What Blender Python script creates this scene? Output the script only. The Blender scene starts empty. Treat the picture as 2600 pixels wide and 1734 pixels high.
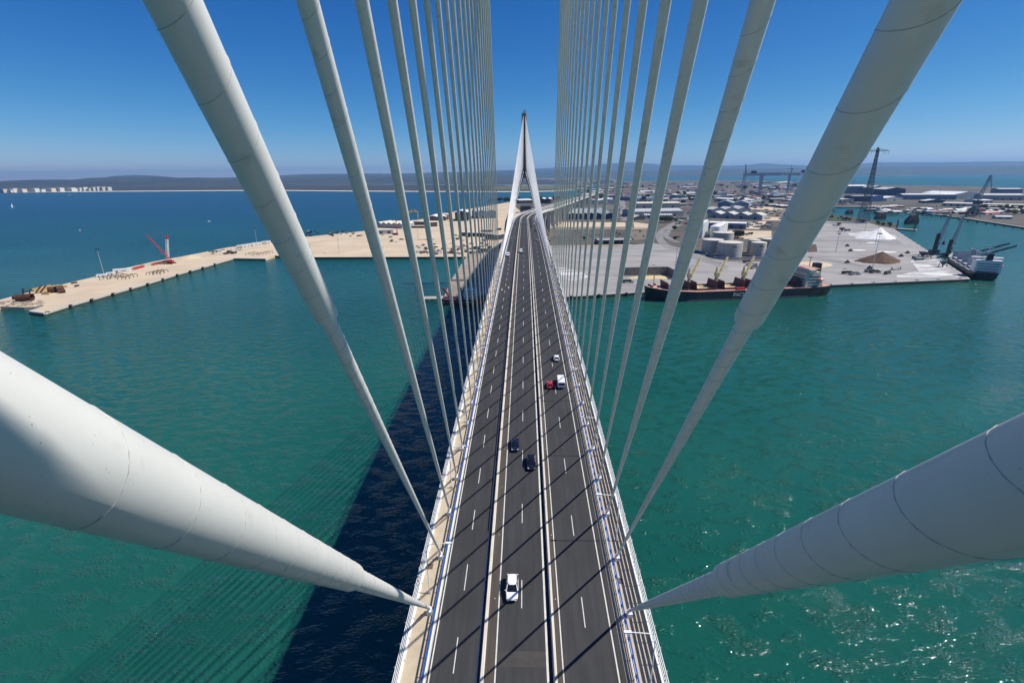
import bpy, math, random
from mathutils import Vector, Matrix
random.seed(11)
sc = bpy.context.scene
COL = sc.collection
R = math.radians

# ------------------------------------------------------------------ camera, sky, sun, exposure
CAMZ, CAMX = 114.5, -0.47
FPX, YH, ROLL, YAW = 1250.0, 444.0, R(0.68), R(-1.6)
PIT = math.atan((867 - YH) / FPX)
fw = Vector((math.sin(YAW) * math.cos(PIT), math.cos(YAW) * math.cos(PIT), -math.sin(PIT)))
rt0 = Vector((math.cos(YAW), -math.sin(YAW), 0)); up0 = rt0.cross(fw)
rt = rt0 * math.cos(ROLL) - up0 * math.sin(ROLL)
up = up0 * math.cos(ROLL) + rt0 * math.sin(ROLL)
CAMP = Vector((CAMX, 0, CAMZ))
cam = bpy.data.cameras.new('camera'); camo = bpy.data.objects.new('camera', cam); COL.objects.link(camo)
cam.sensor_width = 36; cam.lens = FPX * 36 / 2600; cam.clip_start = 0.1; cam.clip_end = 90000
m = Matrix.Identity(4)
for i in range(3):
    m[i][0] = rt[i]; m[i][1] = up[i]; m[i][2] = -fw[i]; m[i][3] = CAMP[i]
camo.matrix_world = m
sc.camera = camo

SUN_EL = R(52.0)
w = bpy.data.worlds.new('World'); sc.world = w; w.use_nodes = True
wn = w.node_tree; bg = wn.nodes['Background']
sky = wn.nodes.new('ShaderNodeTexSky'); sky.sky_type = 'NISHITA'; sky.sun_disc = False
sky.sun_elevation = SUN_EL; sky.sun_rotation = R(90)
sky.altitude = 0; sky.air_density = 0.6; sky.dust_density = 0.0; sky.ozone_density = 2.0
# the camera's rendering of a polarised Atlantic sky: one power curve per channel over the whole sky
SKS = 0.085
sep = wn.nodes.new('ShaderNodeSeparateColor'); cmb = wn.nodes.new('ShaderNodeCombineColor')
wn.links.new(sky.outputs[0], sep.inputs[0])
for i_, (gam, cf) in enumerate(((2.1, 2.6), (1.2, 1.42), (0.70, 1.3))):
    pw = wn.nodes.new('ShaderNodeMath'); pw.operation = 'POWER'; pw.inputs[1].default_value = gam
    ml = wn.nodes.new('ShaderNodeMath'); ml.operation = 'MULTIPLY'; ml.inputs[1].default_value = cf * SKS ** (gam - 1)
    wn.links.new(sep.outputs[i_], pw.inputs[0]); wn.links.new(pw.outputs[0], ml.inputs[0]); wn.links.new(ml.outputs[0], cmb.inputs[i_])
wn.links.new(cmb.outputs[0], bg.inputs[0]); bg.inputs[1].default_value = 0.054
sl = bpy.data.lights.new('sun', 'SUN'); sl.energy = 5.0; sl.angle = R(0.53); sl.color = (1.0, 0.94, 0.84)
so = bpy.data.objects.new('sun', sl); COL.objects.link(so)
sdir = Vector((math.cos(SUN_EL), 0.0, math.sin(SUN_EL)))          # towards the sun: right of the bridge
so.rotation_euler = sdir.to_track_quat('Z', 'Y').to_euler()
so.location = (60, 0, 300)
vs = sc.view_settings; vs.view_transform = 'Standard'; vs.look = 'None'; vs.exposure = 0.25; vs.gamma = 1.0
vs.use_curve_mapping = False
sc.render.engine = 'CYCLES'
sc.cycles.max_bounces = 6; sc.cycles.diffuse_bounces = 3; sc.cycles.glossy_bounces = 3; sc.cycles.volume_bounces = 0; sc.cycles.transmission_bounces = 2
sc.render.resolution_x = 1024; sc.render.resolution_y = 682

# ------------------------------------------------------------------ pixel helpers (a pixel gives a direction, the ground gives the distance)
def ray(x, y): return fw + rt * ((x - 1300) / FPX) - up * ((y - 867) / FPX)
def G(p, z=3.0):
    d = ray(*p); t = (z - CAMZ) / d.z; return CAMP + d * t
def K(ox, oy, s): return lambda X, Y: (ox + X / s, oy + Y / s)
a_ = K(0, 400, 3.359); b_ = K(680, 440, 3.359); c_ = K(1340, 400, 3.918); e_ = K(1850, 360, 3.135)
p1 = K(1380, 400, 9.042); p2 = K(1600, 420, 9.042); p3 = K(1850, 400, 9.042); p4 = K(2090, 420, 9.042)
p5 = K(2340, 420, 9.042); p6 = K(2330, 540, 8.254); p7 = K(1700, 550, 9.042); p8 = K(1940, 550, 5.598)
q1 = K(930, 500, 6.531); q2 = K(340, 580, 5.8775); q3 = K(0, 660, 5.8775); q4 = K(1620, 640, 4.702); q6 = K(1360, 520, 5.8775)
def height_at(base, top, z=3.0):
    b = G(base, z); d = ray(*top); t = math.hypot(b.x - CAMX, b.y) / math.hypot(d.x, d.y)
    return CAMZ + d.z * t

# ------------------------------------------------------------------ materials
MATS = {}
def mat(name, col, rough=0.6, metal=0.0, var=0.12, scale=1.0, col2=None, spec=0.5, bump=0.0, bscale=8.0, stretch=(1, 1, 1), sharp=False, coord='Object', clear=0.0, detail=6):
    """Principled with a noise that shifts the base colour (grain, dirt)"""
    if name in MATS: return MATS[name]
    M = bpy.data.materials.new(name); M.use_nodes = True; n = M.node_tree; P = n.nodes['Principled BSDF']
    P.inputs['Roughness'].default_value = rough; P.inputs['Metallic'].default_value = metal
    P.inputs['Specular IOR Level'].default_value = spec
    if clear: P.inputs['Coat Weight'].default_value = clear; P.inputs['Coat Roughness'].default_value = 0.05
    tc = n.nodes.new('ShaderNodeTexCoord'); mp = n.nodes.new('ShaderNodeMapping')
    if coord == 'World':
        ge = n.nodes.new('ShaderNodeNewGeometry'); n.links.new(ge.outputs['Position'], mp.inputs[0])
    else:
        n.links.new(tc.outputs[coord], mp.inputs[0])
    mp.inputs['Scale'].default_value = stretch
    nz = n.nodes.new('ShaderNodeTexNoise'); nz.inputs['Scale'].default_value = scale; nz.inputs['Detail'].default_value = detail
    nz.inputs['Roughness'].default_value = 0.62
    n.links.new(mp.outputs[0], nz.inputs['Vector'])
    rp = n.nodes.new('ShaderNodeValToRGB')
    c2 = col2 if col2 else tuple(max(0, c * (1 - 2 * var)) for c in col)
    c1 = col if col2 else tuple(min(1, c * (1 + var)) for c in col)
    rp.color_ramp.elements[0].position = 0.44 if sharp else 0.3; rp.color_ramp.elements[1].position = 0.56 if sharp else 0.72
    rp.color_ramp.elements[0].color = (*c2, 1); rp.color_ramp.elements[1].color = (*c1, 1)
    n.links.new(nz.outputs[0], rp.inputs[0]); n.links.new(rp.outputs[0], P.inputs['Base Color'])
    if bump:
        b = n.nodes.new('ShaderNodeBump'); b.inputs['Strength'].default_value = bump
        nb = n.nodes.new('ShaderNodeTexNoise'); nb.inputs['Scale'].default_value = bscale; nb.inputs['Detail'].default_value = 4
        n.links.new(mp.outputs[0], nb.inputs['Vector']); n.links.new(nb.outputs[0], b.inputs['Height'])
        n.links.new(b.outputs[0], P.inputs['Normal'])
    MATS[name] = M; return M

def nodes_of(M): return M.node_tree, M.node_tree.nodes['Principled BSDF']

# ------------------------------------------------------------------ mesh builder
class MB:
    def __init__(s): s.v = []; s.f = []
    def add(s, vs, fs):
        o = len(s.v); s.v += [tuple(v) for v in vs]; s.f += [tuple(i + o for i in f) for f in fs]; return s
    def box(s, x0, x1, y0, y1, z0, z1):
        return s.add([(x0, y0, z0), (x1, y0, z0), (x1, y1, z0), (x0, y1, z0), (x0, y0, z1), (x1, y0, z1), (x1, y1, z1), (x0, y1, z1)],
                     [(3, 2, 1, 0), (4, 5, 6, 7), (0, 1, 5, 4), (1, 2, 6, 5), (2, 3, 7, 6), (3, 0, 4, 7)])
    def prism(s, poly, z0, z1):
        n = len(poly)
        A = sum(poly[i][0] * poly[(i + 1) % n][1] - poly[(i + 1) % n][0] * poly[i][1] for i in range(n))
        if A < 0: poly = poly[::-1]
        vs = [(p[0], p[1], z0) for p in poly] + [(p[0], p[1], z1) for p in poly]
        return s.add(vs, [tuple(range(n - 1, -1, -1)), tuple(range(n, 2 * n))] + [(i, (i + 1) % n, n + (i + 1) % n, n + i) for i in range(n)])
    def loft(s, rings, cap=True):
        n = len(rings[0]); o = []
        for r in rings: o += list(r)
        fs = [(k * n + i, k * n + (i + 1) % n, (k + 1) * n + (i + 1) % n, (k + 1) * n + i) for k in range(len(rings) - 1) for i in range(n)]
        if cap: fs += [tuple(range(n - 1, -1, -1)), tuple((len(rings) - 1) * n + i for i in range(n))]
        return s.add(o, fs)
    def tube(s, p, q, r0, r1=None, n=8, cap=True):
        p = Vector(p); q = Vector(q); r1 = r0 if r1 is None else r1
        d = (q - p).normalized(); a = d.orthogonal().normalized(); b = d.cross(a)
        def ring(c, r): return [c + a * (r * math.cos(2 * math.pi * i / n)) + b * (r * math.sin(2 * math.pi * i / n)) for i in range(n)]
        return s.loft([ring(p, r0), ring(q, r1)], cap)
    def pipe(s, pts, r, n=6):
        for i in range(len(pts) - 1): s.tube(pts[i], pts[i + 1], r, r, n)
        return s
    def beam(s, p, q, wd, ht=None):
        p = Vector(p); q = Vector(q); ht = wd if ht is None else ht
        d = (q - p).normalized(); u = Vector((0, 0, 1)) if abs(d.z) < .95 else Vector((0, 1, 0))
        a = d.cross(u).normalized(); b = a.cross(d).normalized()
        def ring(c): return [c - a * wd / 2 - b * ht / 2, c + a * wd / 2 - b * ht / 2, c + a * wd / 2 + b * ht / 2, c - a * wd / 2 + b * ht / 2]
        return s.loft([ring(p), ring(q)])
    def lathe(s, prof, n=24, c=(0, 0)):
        rings = [[(c[0] + r * math.cos(2 * math.pi * i / n), c[1] + r * math.sin(2 * math.pi * i / n), z) for i in range(n)] for r, z in prof]
        return s.loft(rings)
    def lattice(s, p, q, w0, w1, n, t=0.12, up=(0, 0, 1)):
        """four-chord lattice boom from p to q"""
        p = Vector(p); q = Vector(q); d = (q - p).normalized(); u = Vector(up)
        if abs(d.dot(u)) > .95: u = Vector((1, 0, 0))
        a = d.cross(u).normalized(); b = a.cross(d)
        def cor(k):
            c = p.lerp(q, k / n); h = (w0 + (w1 - w0) * k / n) / 2
            return [c - a * h - b * h, c + a * h - b * h, c + a * h + b * h, c - a * h + b * h]
        c0 = cor(0); c1 = cor(n)
        for i in range(4): s.beam(c0[i], c1[i], t * 1.5)
        for k in range(n):
            A = cor(k); B = cor(k + 1)
            for i in range(4):
                j = (i + 1) % 4
                s.beam(A[i], B[j], t) if k % 2 else s.beam(A[j], B[i], t)
                s.beam(B[i], B[j], t)
        return s
    def mesh(s, name, M, smooth=False):
        me = bpy.data.meshes.new(name); me.from_pydata(s.v, [], s.f); me.update()
        me.materials.append(M)
        if smooth: me.polygons.foreach_set('use_smooth', [True] * len(me.polygons)); me.update()
        return me
    def build(s, name, M, parent=None, loc=None, rz=0, smooth=False):
        return link(name, s.mesh(name, M, smooth), parent, loc, rz)

def link(name, me, parent=None, loc=None, rz=0):
    o = bpy.data.objects.new(name, me); COL.objects.link(o)
    if parent is not None: o.parent = parent
    if loc is not None: o.location = loc
    if rz: o.rotation_euler.z = rz
    return o
def tag(o, label=None, cat=None, group=None, kind=None):
    if label: o['label'] = label
    if cat: o['category'] = cat
    if group: o['group'] = group
    if kind: o['kind'] = kind
    return o
def thing(name, label, cat, loc=(0, 0, 0), rz=0, group=None):
    return tag(link(name, None, None, loc, rz), label, cat, group)
def struct(name, mb, M, parent=None, label=None, smooth=False):
    o = mb.build(name, M, parent, smooth=smooth)
    if parent is None: o['kind'] = 'structure'
    if label: o['label'] = label
    return o
def copy_tree(o, parent=None):
    c = o.copy(); COL.objects.link(c); c.parent = parent
    for ch in o.children: copy_tree(ch, c)
    return c
def smooth_angle(o, deg=40):
    me = o.data; me.polygons.foreach_set('use_smooth', [True] * len(me.polygons))
    try: me.set_sharp_from_angle(angle=R(deg))
    except Exception: pass
    return o
# ------------------------------------------------------------------ materials of the place
WHITE = mat('white_paint', (0.78, 0.79, 0.78), 0.45, var=0.05, scale=2)
CABLE = mat('cable_sheath', (0.71, 0.71, 0.685), 0.42, var=0.03, scale=1.3)
# stains and streaks on the sheaths: worn into the plastic, with a shape of their own
n, P = nodes_of(CABLE); rp = [x for x in n.nodes if x.type == 'VALTORGB'][0]
tcn = [x for x in n.nodes if x.type == 'TEX_COORD'][0]
st = n.nodes.new('ShaderNodeTexNoise'); st.inputs['Scale'].default_value = 3.0; st.inputs['Detail'].default_value = 9
n.links.new(tcn.outputs['Object'], st.inputs['Vector'])
sr = n.nodes.new('ShaderNodeValToRGB'); sr.color_ramp.elements[0].position = 0.615; sr.color_ramp.elements[1].position = 0.90
mx = n.nodes.new('ShaderNodeMixRGB'); mx.inputs[2].default_value = (0.40, 0.32, 0.21, 1)
n.links.new(st.outputs[0], sr.inputs[0]); n.links.new(sr.outputs[0], mx.inputs[0]); n.links.new(rp.outputs[0], mx.inputs[1])
sp = n.nodes.new('ShaderNodeTexNoise'); sp.inputs['Scale'].default_value = 70; sp.inputs['Detail'].default_value = 1
n.links.new(tcn.outputs['Object'], sp.inputs['Vector'])
spr = n.nodes.new('ShaderNodeValToRGB'); spr.color_ramp.elements[0].position = 0.765; spr.color_ramp.elements[1].position = 0.80
mx2 = n.nodes.new('ShaderNodeMixRGB'); mx2.inputs[2].default_value = (0.2, 0.18, 0.15, 1)
n.links.new(sp.outputs[0], spr.inputs[0]); n.links.new(spr.outputs[0], mx2.inputs[0]); n.links.new(mx.outputs[0], mx2.inputs[1])
n.links.new(mx2.outputs[0], P.inputs['Base Color'])
FILLET = mat('cable_fillet', (0.44, 0.44, 0.42), 0.6, var=0.1, scale=6)
STEELG = mat('galvanised_steel', (0.5, 0.52, 0.53), 0.45, 0.4, scale=3)
DARK = mat('dark_steel', (0.03, 0.03, 0.035), 0.5, var=0.2, scale=3)
CONC = mat('pale_concrete', (0.50, 0.48, 0.43), 0.85, var=0.1, scale=0.6)
CONC2 = mat('grey_concrete', (0.30, 0.30, 0.29), 0.85, var=0.14, scale=0.3)
ASPH = mat('asphalt', (0.033, 0.034, 0.036), 0.8, var=0.16, scale=0.9, stretch=(1.6, 0.06, 1), bump=0.15, bscale=60)
n, P = nodes_of(ASPH)   # aggregate grain and long tyre-worn streaks
rp = [x for x in n.nodes if x.type == 'VALTORGB'][0]; tcn = [x for x in n.nodes if x.type == 'TEX_COORD'][0]
g1 = n.nodes.new('ShaderNodeTexNoise'); g1.inputs['Scale'].default_value = 0.12; g1.inputs['Detail'].default_value = 8
g2 = n.nodes.new('ShaderNodeMixRGB'); g2.blend_type = 'OVERLAY'; g2.inputs[0].default_value = 0.35
n.links.new(tcn.outputs['Object'], g1.inputs['Vector']); n.links.new(rp.outputs[0], g2.inputs[1]); n.links.new(g1.outputs[0], g2.inputs[2])
n.links.new(g2.outputs[0], P.inputs['Base Color'])
SHOULD = mat('worn_shoulder_asphalt', (0.062, 0.054, 0.045), 0.85, var=0.15, scale=0.8, stretch=(1.5, 0.1, 1))
LINE = mat('road_paint', (0.62, 0.61, 0.57), 0.6, var=0.10, scale=2.5, stretch=(1, 0.4, 1))
WALK = mat('cream_walkway', (0.46, 0.39, 0.285), 0.8, var=0.08, scale=0.5)
BLUE = mat('blue_rail_paint', (0.012, 0.09, 0.42), 0.35, var=0.1, scale=1)
BARR = mat('barrier_concrete', (0.62, 0.58, 0.50), 0.8, var=0.10, scale=1.2, stretch=(1, .2, 1))
PYL = mat('pylon_concrete', (0.24, 0.235, 0.225), 0.8, var=0.1, scale=0.15)
SAND = mat('sandy_fill', (0.60, 0.49, 0.345), 0.95, col2=(0.45, 0.365, 0.26), scale=0.02, detail=10, coord='World', bump=0.3, bscale=0.4)
QUAY = mat('quay_paving', (0.37, 0.355, 0.34), 0.9, col2=(0.20, 0.195, 0.19), scale=0.022, detail=13, stretch=(.6, 1.3, 1), coord='World')
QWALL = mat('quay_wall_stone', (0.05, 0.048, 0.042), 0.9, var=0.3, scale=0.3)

# ------------------------------------------------------------------ sea
WATER = bpy.data.materials.new('sea_water'); WATER.use_nodes = True
n, P = nodes_of(WATER)
P.inputs['IOR'].default_value = 1.33
ge = n.nodes.new('ShaderNodeNewGeometry')
def wnoise(scale, stretch, rot, detail=3, rough=.55):
    mp = n.nodes.new('ShaderNodeMapping'); mp.inputs['Scale'].default_value = stretch; mp.inputs['Rotation'].default_value = (0, 0, rot)
    nz = n.nodes.new('ShaderNodeTexNoise'); nz.inputs['Scale'].default_value = scale; nz.inputs['Detail'].default_value = detail
    nz.inputs['Roughness'].default_value = rough
    n.links.new(ge.outputs['Position'], mp.inputs[0]); n.links.new(mp.outputs[0], nz.inputs['Vector']); return nz
big = wnoise(0.004, (1, 1, 1), 0.3, 5)
rp = n.nodes.new('ShaderNodeValToRGB'); rp.color_ramp.elements[0].position = .35; rp.color_ramp.elements[1].position = .68
rp.color_ramp.elements[0].color = (0.004, 0.064, 0.049, 1); rp.color_ramp.elements[1].color = (0.013, 0.098, 0.072, 1)
n.links.new(big.outputs[0], rp.inputs[0])
sx_ = n.nodes.new('ShaderNodeSeparateXYZ'); n.links.new(ge.outputs['Position'], sx_.inputs[0])
def mrange(src, a, b):
    k = n.nodes.new('ShaderNodeMapRange'); k.inputs[1].default_value = a; k.inputs[2].default_value = b; n.links.new(src, k.inputs[0]); return k.outputs[0]
mm_ = n.nodes.new('ShaderNodeMath'); mm_.operation = 'MULTIPLY'; n.links.new(mrange(sx_.outputs[1], 400, 1700), mm_.inputs[0]); n.links.new(mrange(sx_.outputs[0], 300, -500), mm_.inputs[1])
rgm_ = n.nodes.new('ShaderNodeMapRange'); rgm_.inputs[1].default_value = 250; rgm_.inputs[2].default_value = 900; rgm_.inputs[3].default_value = 0.05; rgm_.inputs[4].default_value = 0.30
n.links.new(sx_.outputs[1], rgm_.inputs[0]); n.links.new(rgm_.outputs[0], P.inputs['Roughness'])      # sheltered channel against the wind-ruffled bay
bay = n.nodes.new('ShaderNodeMixRGB'); bay.inputs[2].default_value = (0.003, 0.047, 0.086, 1)      # clear deep bay against the silty channel
n.links.new(mm_.outputs[0], bay.inputs[0]); n.links.new(rp.outputs[0], bay.inputs[1]); n.links.new(bay.outputs[0], P.inputs['Base Color'])
w1 = wnoise(0.10, (1, 2.2, 1), R(-28), 4); w2 = wnoise(0.42, (1, 1.9, 1), R(-34), 2, .5); w3 = wnoise(1.0, (1, 1.9, 1), R(-25), 1, .5); w4 = wnoise(0.55, (1, 2.6, 1), R(-32), 2, .5)
def mth(op, x, y):
    k = n.nodes.new('ShaderNodeMath'); k.operation = op
    for i, q in enumerate((x, y)):
        if isinstance(q, (int, float)): k.inputs[i].default_value = q
        else: n.links.new(q, k.inputs[i])
    return k.outputs[0]
gust = wnoise(0.11, (1, 1.7, 1), R(-30), 3); gm = n.nodes.new('ShaderNodeMapRange'); gm.interpolation_type = 'SMOOTHSTEP'
gm.inputs[1].default_value = 0.44; gm.inputs[2].default_value = 0.70; n.links.new(gust.outputs[0], gm.inputs[0])
WV = (0.45, 0.13, 0.10, 0.86)
fine = mth('MULTIPLY', w3.outputs[0], mth('ADD', mth('MULTIPLY', gm.outputs[0], WV[3]), WV[2]))     # steep little waves come in patches
hsum = mth('ADD', mth('ADD', mth('MULTIPLY', w1.outputs[0], WV[0]), mth('ADD', mth('MULTIPLY', w2.outputs[0], WV[1]), mth('MULTIPLY', w4.outputs[0], 0.13))), fine)
bp = n.nodes.new('ShaderNodeBump'); bp.inputs['Strength'].default_value = 1.0; bp.inputs['Distance'].default_value = 1.0
n.links.new(hsum, bp.inputs['Height']); n.links.new(bp.outputs[0], P.inputs['Normal'])
mb = MB(); S = 42000
mb.add([(-S, -3000, 0), (S, -3000, 0), (S, S, 0), (-S, S, 0)], [(0, 1, 2, 3)])
struct('sea', mb, WATER)

# ------------------------------------------------------------------ the bridge alignment
H0, SL, CV = 63.24, 0.0778, 1.0e-4
def deckz(Y): return CAMZ - (H0 - SL * Y + CV * Y * Y)
ST = []                                                     # stations: position, heading
y = -45.0
while y < 620: ST.append((0.0, y, deckz(y), 0.0)); y += 5
x, y, z, hd, s = 0.0, 620.0, deckz(620), 0.0, 620.0
while y < 2950:
    ST.append((x, y, z, hd))
    step = 15.0
    hd = 0.0 if s < 650 else min(0.2, (s - 650) / 300 * 0.2)
    slope = -0.042 if s < 700 else (-0.03 if s < 1000 else -0.0155)
    x += step * math.sin(hd); y += step * math.cos(hd); z += step * slope; s += step
def stn(i0, i1): return ST[i0:i1]
I_END = len(ST)
I_TOWER = next(i for i, q in enumerate(ST) if q[1] >= 540)
I_620 = next(i for i, q in enumerate(ST) if q[1] >= 620)
def sweep(prof, i0=0, i1=None, cap=True, closed=True):
    """prof: (across, up) points of a cross-section, swept along the alignment"""
    mb = MB(); rings = []
    for (X, Y, Z, h) in ST[i0:i1]:
        c, s_ = math.cos(h), math.sin(h)
        rings.append([(X + px * c, Y - px * s_, Z + pz) for px, pz in prof])
    if closed: mb.loft(rings, cap)
    else:
        k = len(prof); vs = [v for r_ in rings for v in r_]
        mb.add(vs, [(j * k + i + 1, j * k + i, (j + 1) * k + i, (j + 1) * k + i + 1) for j in range(len(rings) - 1) for i in range(k - 1)])
    return mb
def strip(x0, x1, z, i0=0, i1=None): return sweep([(x0, z), (x1, z)], i0, i1, closed=False)
def rect(x0, x1, z0, z1, i0=0, i1=None): return sweep([(x0, z0), (x1, z0), (x1, z1), (x0, z1)], i0, i1)
def onroad(X, Y, dz=0.0): return Vector((X, Y, deckz(Y) + dz))

road = struct('road', strip(-13.15, 12.1, 0.0), ASPH)
road['label'] = 'dark asphalt road running along the bridge deck'
for (x0, x1) in ((-5.78, -4.5), (3.55, 4.16)): strip(x0, x1, 0.004).build('shoulder', SHOULD, road)
for (xc, wd) in ((-12.7, .16), (-6.72, .14), (-4.38, .18), (2.3, .28), (4.28, .16), (11.2, .18)):
    strip(xc - wd / 2, xc + wd / 2, 0.009).build('painted_line', LINE, road)
dash = MB(); dash.add([(-.065, -2.45, 0), (.065, -2.45, 0), (.065, 2.45, 0), (-.065, 2.45, 0)], [(0, 1, 2, 3)])
dash_me = dash.mesh('lane_dash', LINE)
def put_dash(X, Y, me=dash_me, name='lane_dash'):
    o = link(name, me, road, onroad(X, Y, 0.010)); o.rotation_euler.x = math.atan(SL - 2 * CV * Y); return o
Yd = 59.9 + 2.4 - 17 - 4.9 + 5
for k in range(34):
    Yk = 59.92 - 2.45 + 17 * (k - 1)
    if Yk > 615: break
    put_dash(-1.07, Yk)
for k in range(48):
    Yk = 48.0 + 12.4 * (k - 1)
    if Yk < 618: put_dash(-9.72, Yk)
for k in range(34):
    Yk = 57.0 - 2.45 + 17 * (k - 1)
    if Yk < 618: put_dash(7.75, Yk)
# turn arrows in the left carriageway
arr = MB()
arr.add([(-.09, -2.2, 0), (.09, -2.2, 0), (.09, .6, 0), (-.09, .6, 0)], [(0, 1, 2, 3)])
arr.add([(-.42, .6, 0), (.42, .6, 0), (0, 2.2, 0)], [(0, 1, 2)])
arr_me = arr.mesh('direction_arrow', LINE)
for Yk in (226, 402, 520):
    o = put_dash(-11.2, Yk, arr_me, 'direction_arrow'); o.rotation_euler = (-o.rotation_euler.x, 0, math.pi)
    put_dash(-8.2, Yk + 3, arr_me, 'direction_arrow')
# expansion joint beyond the far pylon approach and a repair patch close by
JOINT = mat('joint_rubber', (0.012, 0.012, 0.013), 0.7)
MB().add([onroad(-13.1, 523.4, .014), onroad(12.0, 523.4, .014), onroad(12.0, 526.6, .014), onroad(-13.1, 526.6, .014)], [(0, 1, 2, 3)]).build('expansion_joint', JOINT, road)
PATCH = mat('repair_asphalt', (0.052, 0.048, 0.044), 0.85, var=0.12, scale=0.7)
MB().add([onroad(-4.2, 20, .005), onroad(2.1, 20, .005), onroad(2.1, 48.6, .005), onroad(-4.2, 48.6, .005)], [(0, 1, 2, 3)]).build('repair_patch', PATCH, road)
# reflective studs
stud = MB(); stud.lathe([(0.07, 0), (0.06, .03), (0.02, .05)], 8)
stud_me = stud.mesh('road_stud', WHITE)
for k in range(26):
    Yk = 44 + 12.6 * k
    for X in (-5.05, 3.85): link('road_stud', stud_me, road, onroad(X + (k % 3) * .03, Yk, .01))

wl = struct('walkway', strip(-16.7, -13.15, 0.006), WALK); wl['label'] = 'cream paved walkway along the left edge of the deck'
wr = struct('walkway', strip(12.1, 16.7, 0.006), WALK); wr['label'] = 'cream paved walkway striped by slat shadows'
HATCHM = mat('hatch_steel', (0.13, 0.085, 0.05), 0.6, var=0.2, scale=5)
hb = MB(); hb.box(-.55, .55, -.6, .6, 0, .03)
hb_me = hb.mesh('access_hatch', HATCHM)
for k in range(10): link('access_hatch', hb_me, wl, onroad(-15.75, 62.4 + 48 * k, .008))
for k in range(10): link('access_hatch', hb_me, wr, onroad(13.75, 60 + 55 * k, .008))

# ------------------------------------------------------------------ bridge: girder, pylons, stays
bridge = thing('cable_stayed_bridge', 'long white cable stayed bridge with a tall forked concrete pylon', 'bridge')
sweep([(-16.75, -.05), (-16.75, -.5), (-12, -1.6), (-5.5, -3.2), (5.5, -3.2), (12, -1.6), (16.75, -.5), (16.75, -.05)]).build('deck_girder', CONC, bridge)
def pylon(Y, face):
    """forked pylon at bridge distance Y; face +1 looks along the span away from the camera"""
    T = CAMX
    def ring(cx, hx, hy, z, ch=.22):
        cx_ = hx * ch * 1.2; cy_ = hy * ch
        pts = [(-hx + cx_, -hy), (hx - cx_, -hy), (hx, -hy + cy_), (hx, hy - cy_), (hx - cx_, hy), (-hx + cx_, hy), (-hx, hy - cy_), (-hx, -hy + cy_)]
        return [(cx + px, Y + py, z) for px, py in pts]
    mp_ = MB().loft([ring(T, 3.1, 3.6, CAMZ - 4), ring(T, 2.75, 3.3, CAMZ + 52), ring(T, 2.6, 3.2, CAMZ + 58)]).build('pylon', PYL, bridge)
    zj = CAMZ - 3.5; zd = deckz(Y) - 3
    for s_ in (-1, 1):
        MB().loft([ring(T + s_ * 12.5, 3.2, 4.4, -2), ring(T + s_ * 19.6, 2.4, 4.0, zd - 2), ring(T + s_ * 18.6, 2.2, 3.9, zd + 6), ring(T + s_ * 2.2, 1.7, 3.55, zj + 1.5)]).build('pylon_leg', PYL, mp_)
    MB().box(T - 18.5, T + 18.5, Y - 2.4, Y + 2.4, zd - 4.2, zd - 1).build('pylon_crossbeam', PYL, mp_)
    # anchor slot, head platform and aerials
    MB().box(T - .32, T + .32, Y - face * 3.62 - .12, Y - face * 3.62 + .12, CAMZ - 1, CAMZ + 49).build('anchor_slot', DARK, mp_)
    hd_ = MB()
    for sx in (-2.1, 0, 2.1):
        for sy in (-2.6, 2.6): hd_.beam((T + sx, Y + sy, CAMZ + 58), (T + sx, Y + sy, CAMZ + 61), .14)
    for zz in (59.4, 60.9):
        hd_.beam((T - 2.1, Y - 2.6, CAMZ + zz), (T + 2.1, Y - 2.6, CAMZ + zz), .1); hd_.beam((T - 2.1, Y + 2.6, CAMZ + zz), (T + 2.1, Y + 2.6, CAMZ + zz), .1)
        hd_.beam((T - 2.1, Y - 2.6, CAMZ + zz), (T - 2.1, Y + 2.6, CAMZ + zz), .1); hd_.beam((T + 2.1, Y - 2.6, CAMZ + zz), (T + 2.1, Y + 2.6, CAMZ + zz), .1)
    hd_.box(T - .9, T + .7, Y - 1, Y + 1, CAMZ + 58, CAMZ + 60.6); hd_.beam((T + 1.5, Y, CAMZ + 58), (T + 1.5, Y, CAMZ + 63), .1)
    hd_.build('pylon_head_railing', STEELG, mp_)
    return mp_
pylon(540 + 3.0, 1)
pylon(-6.9, -1)

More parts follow.
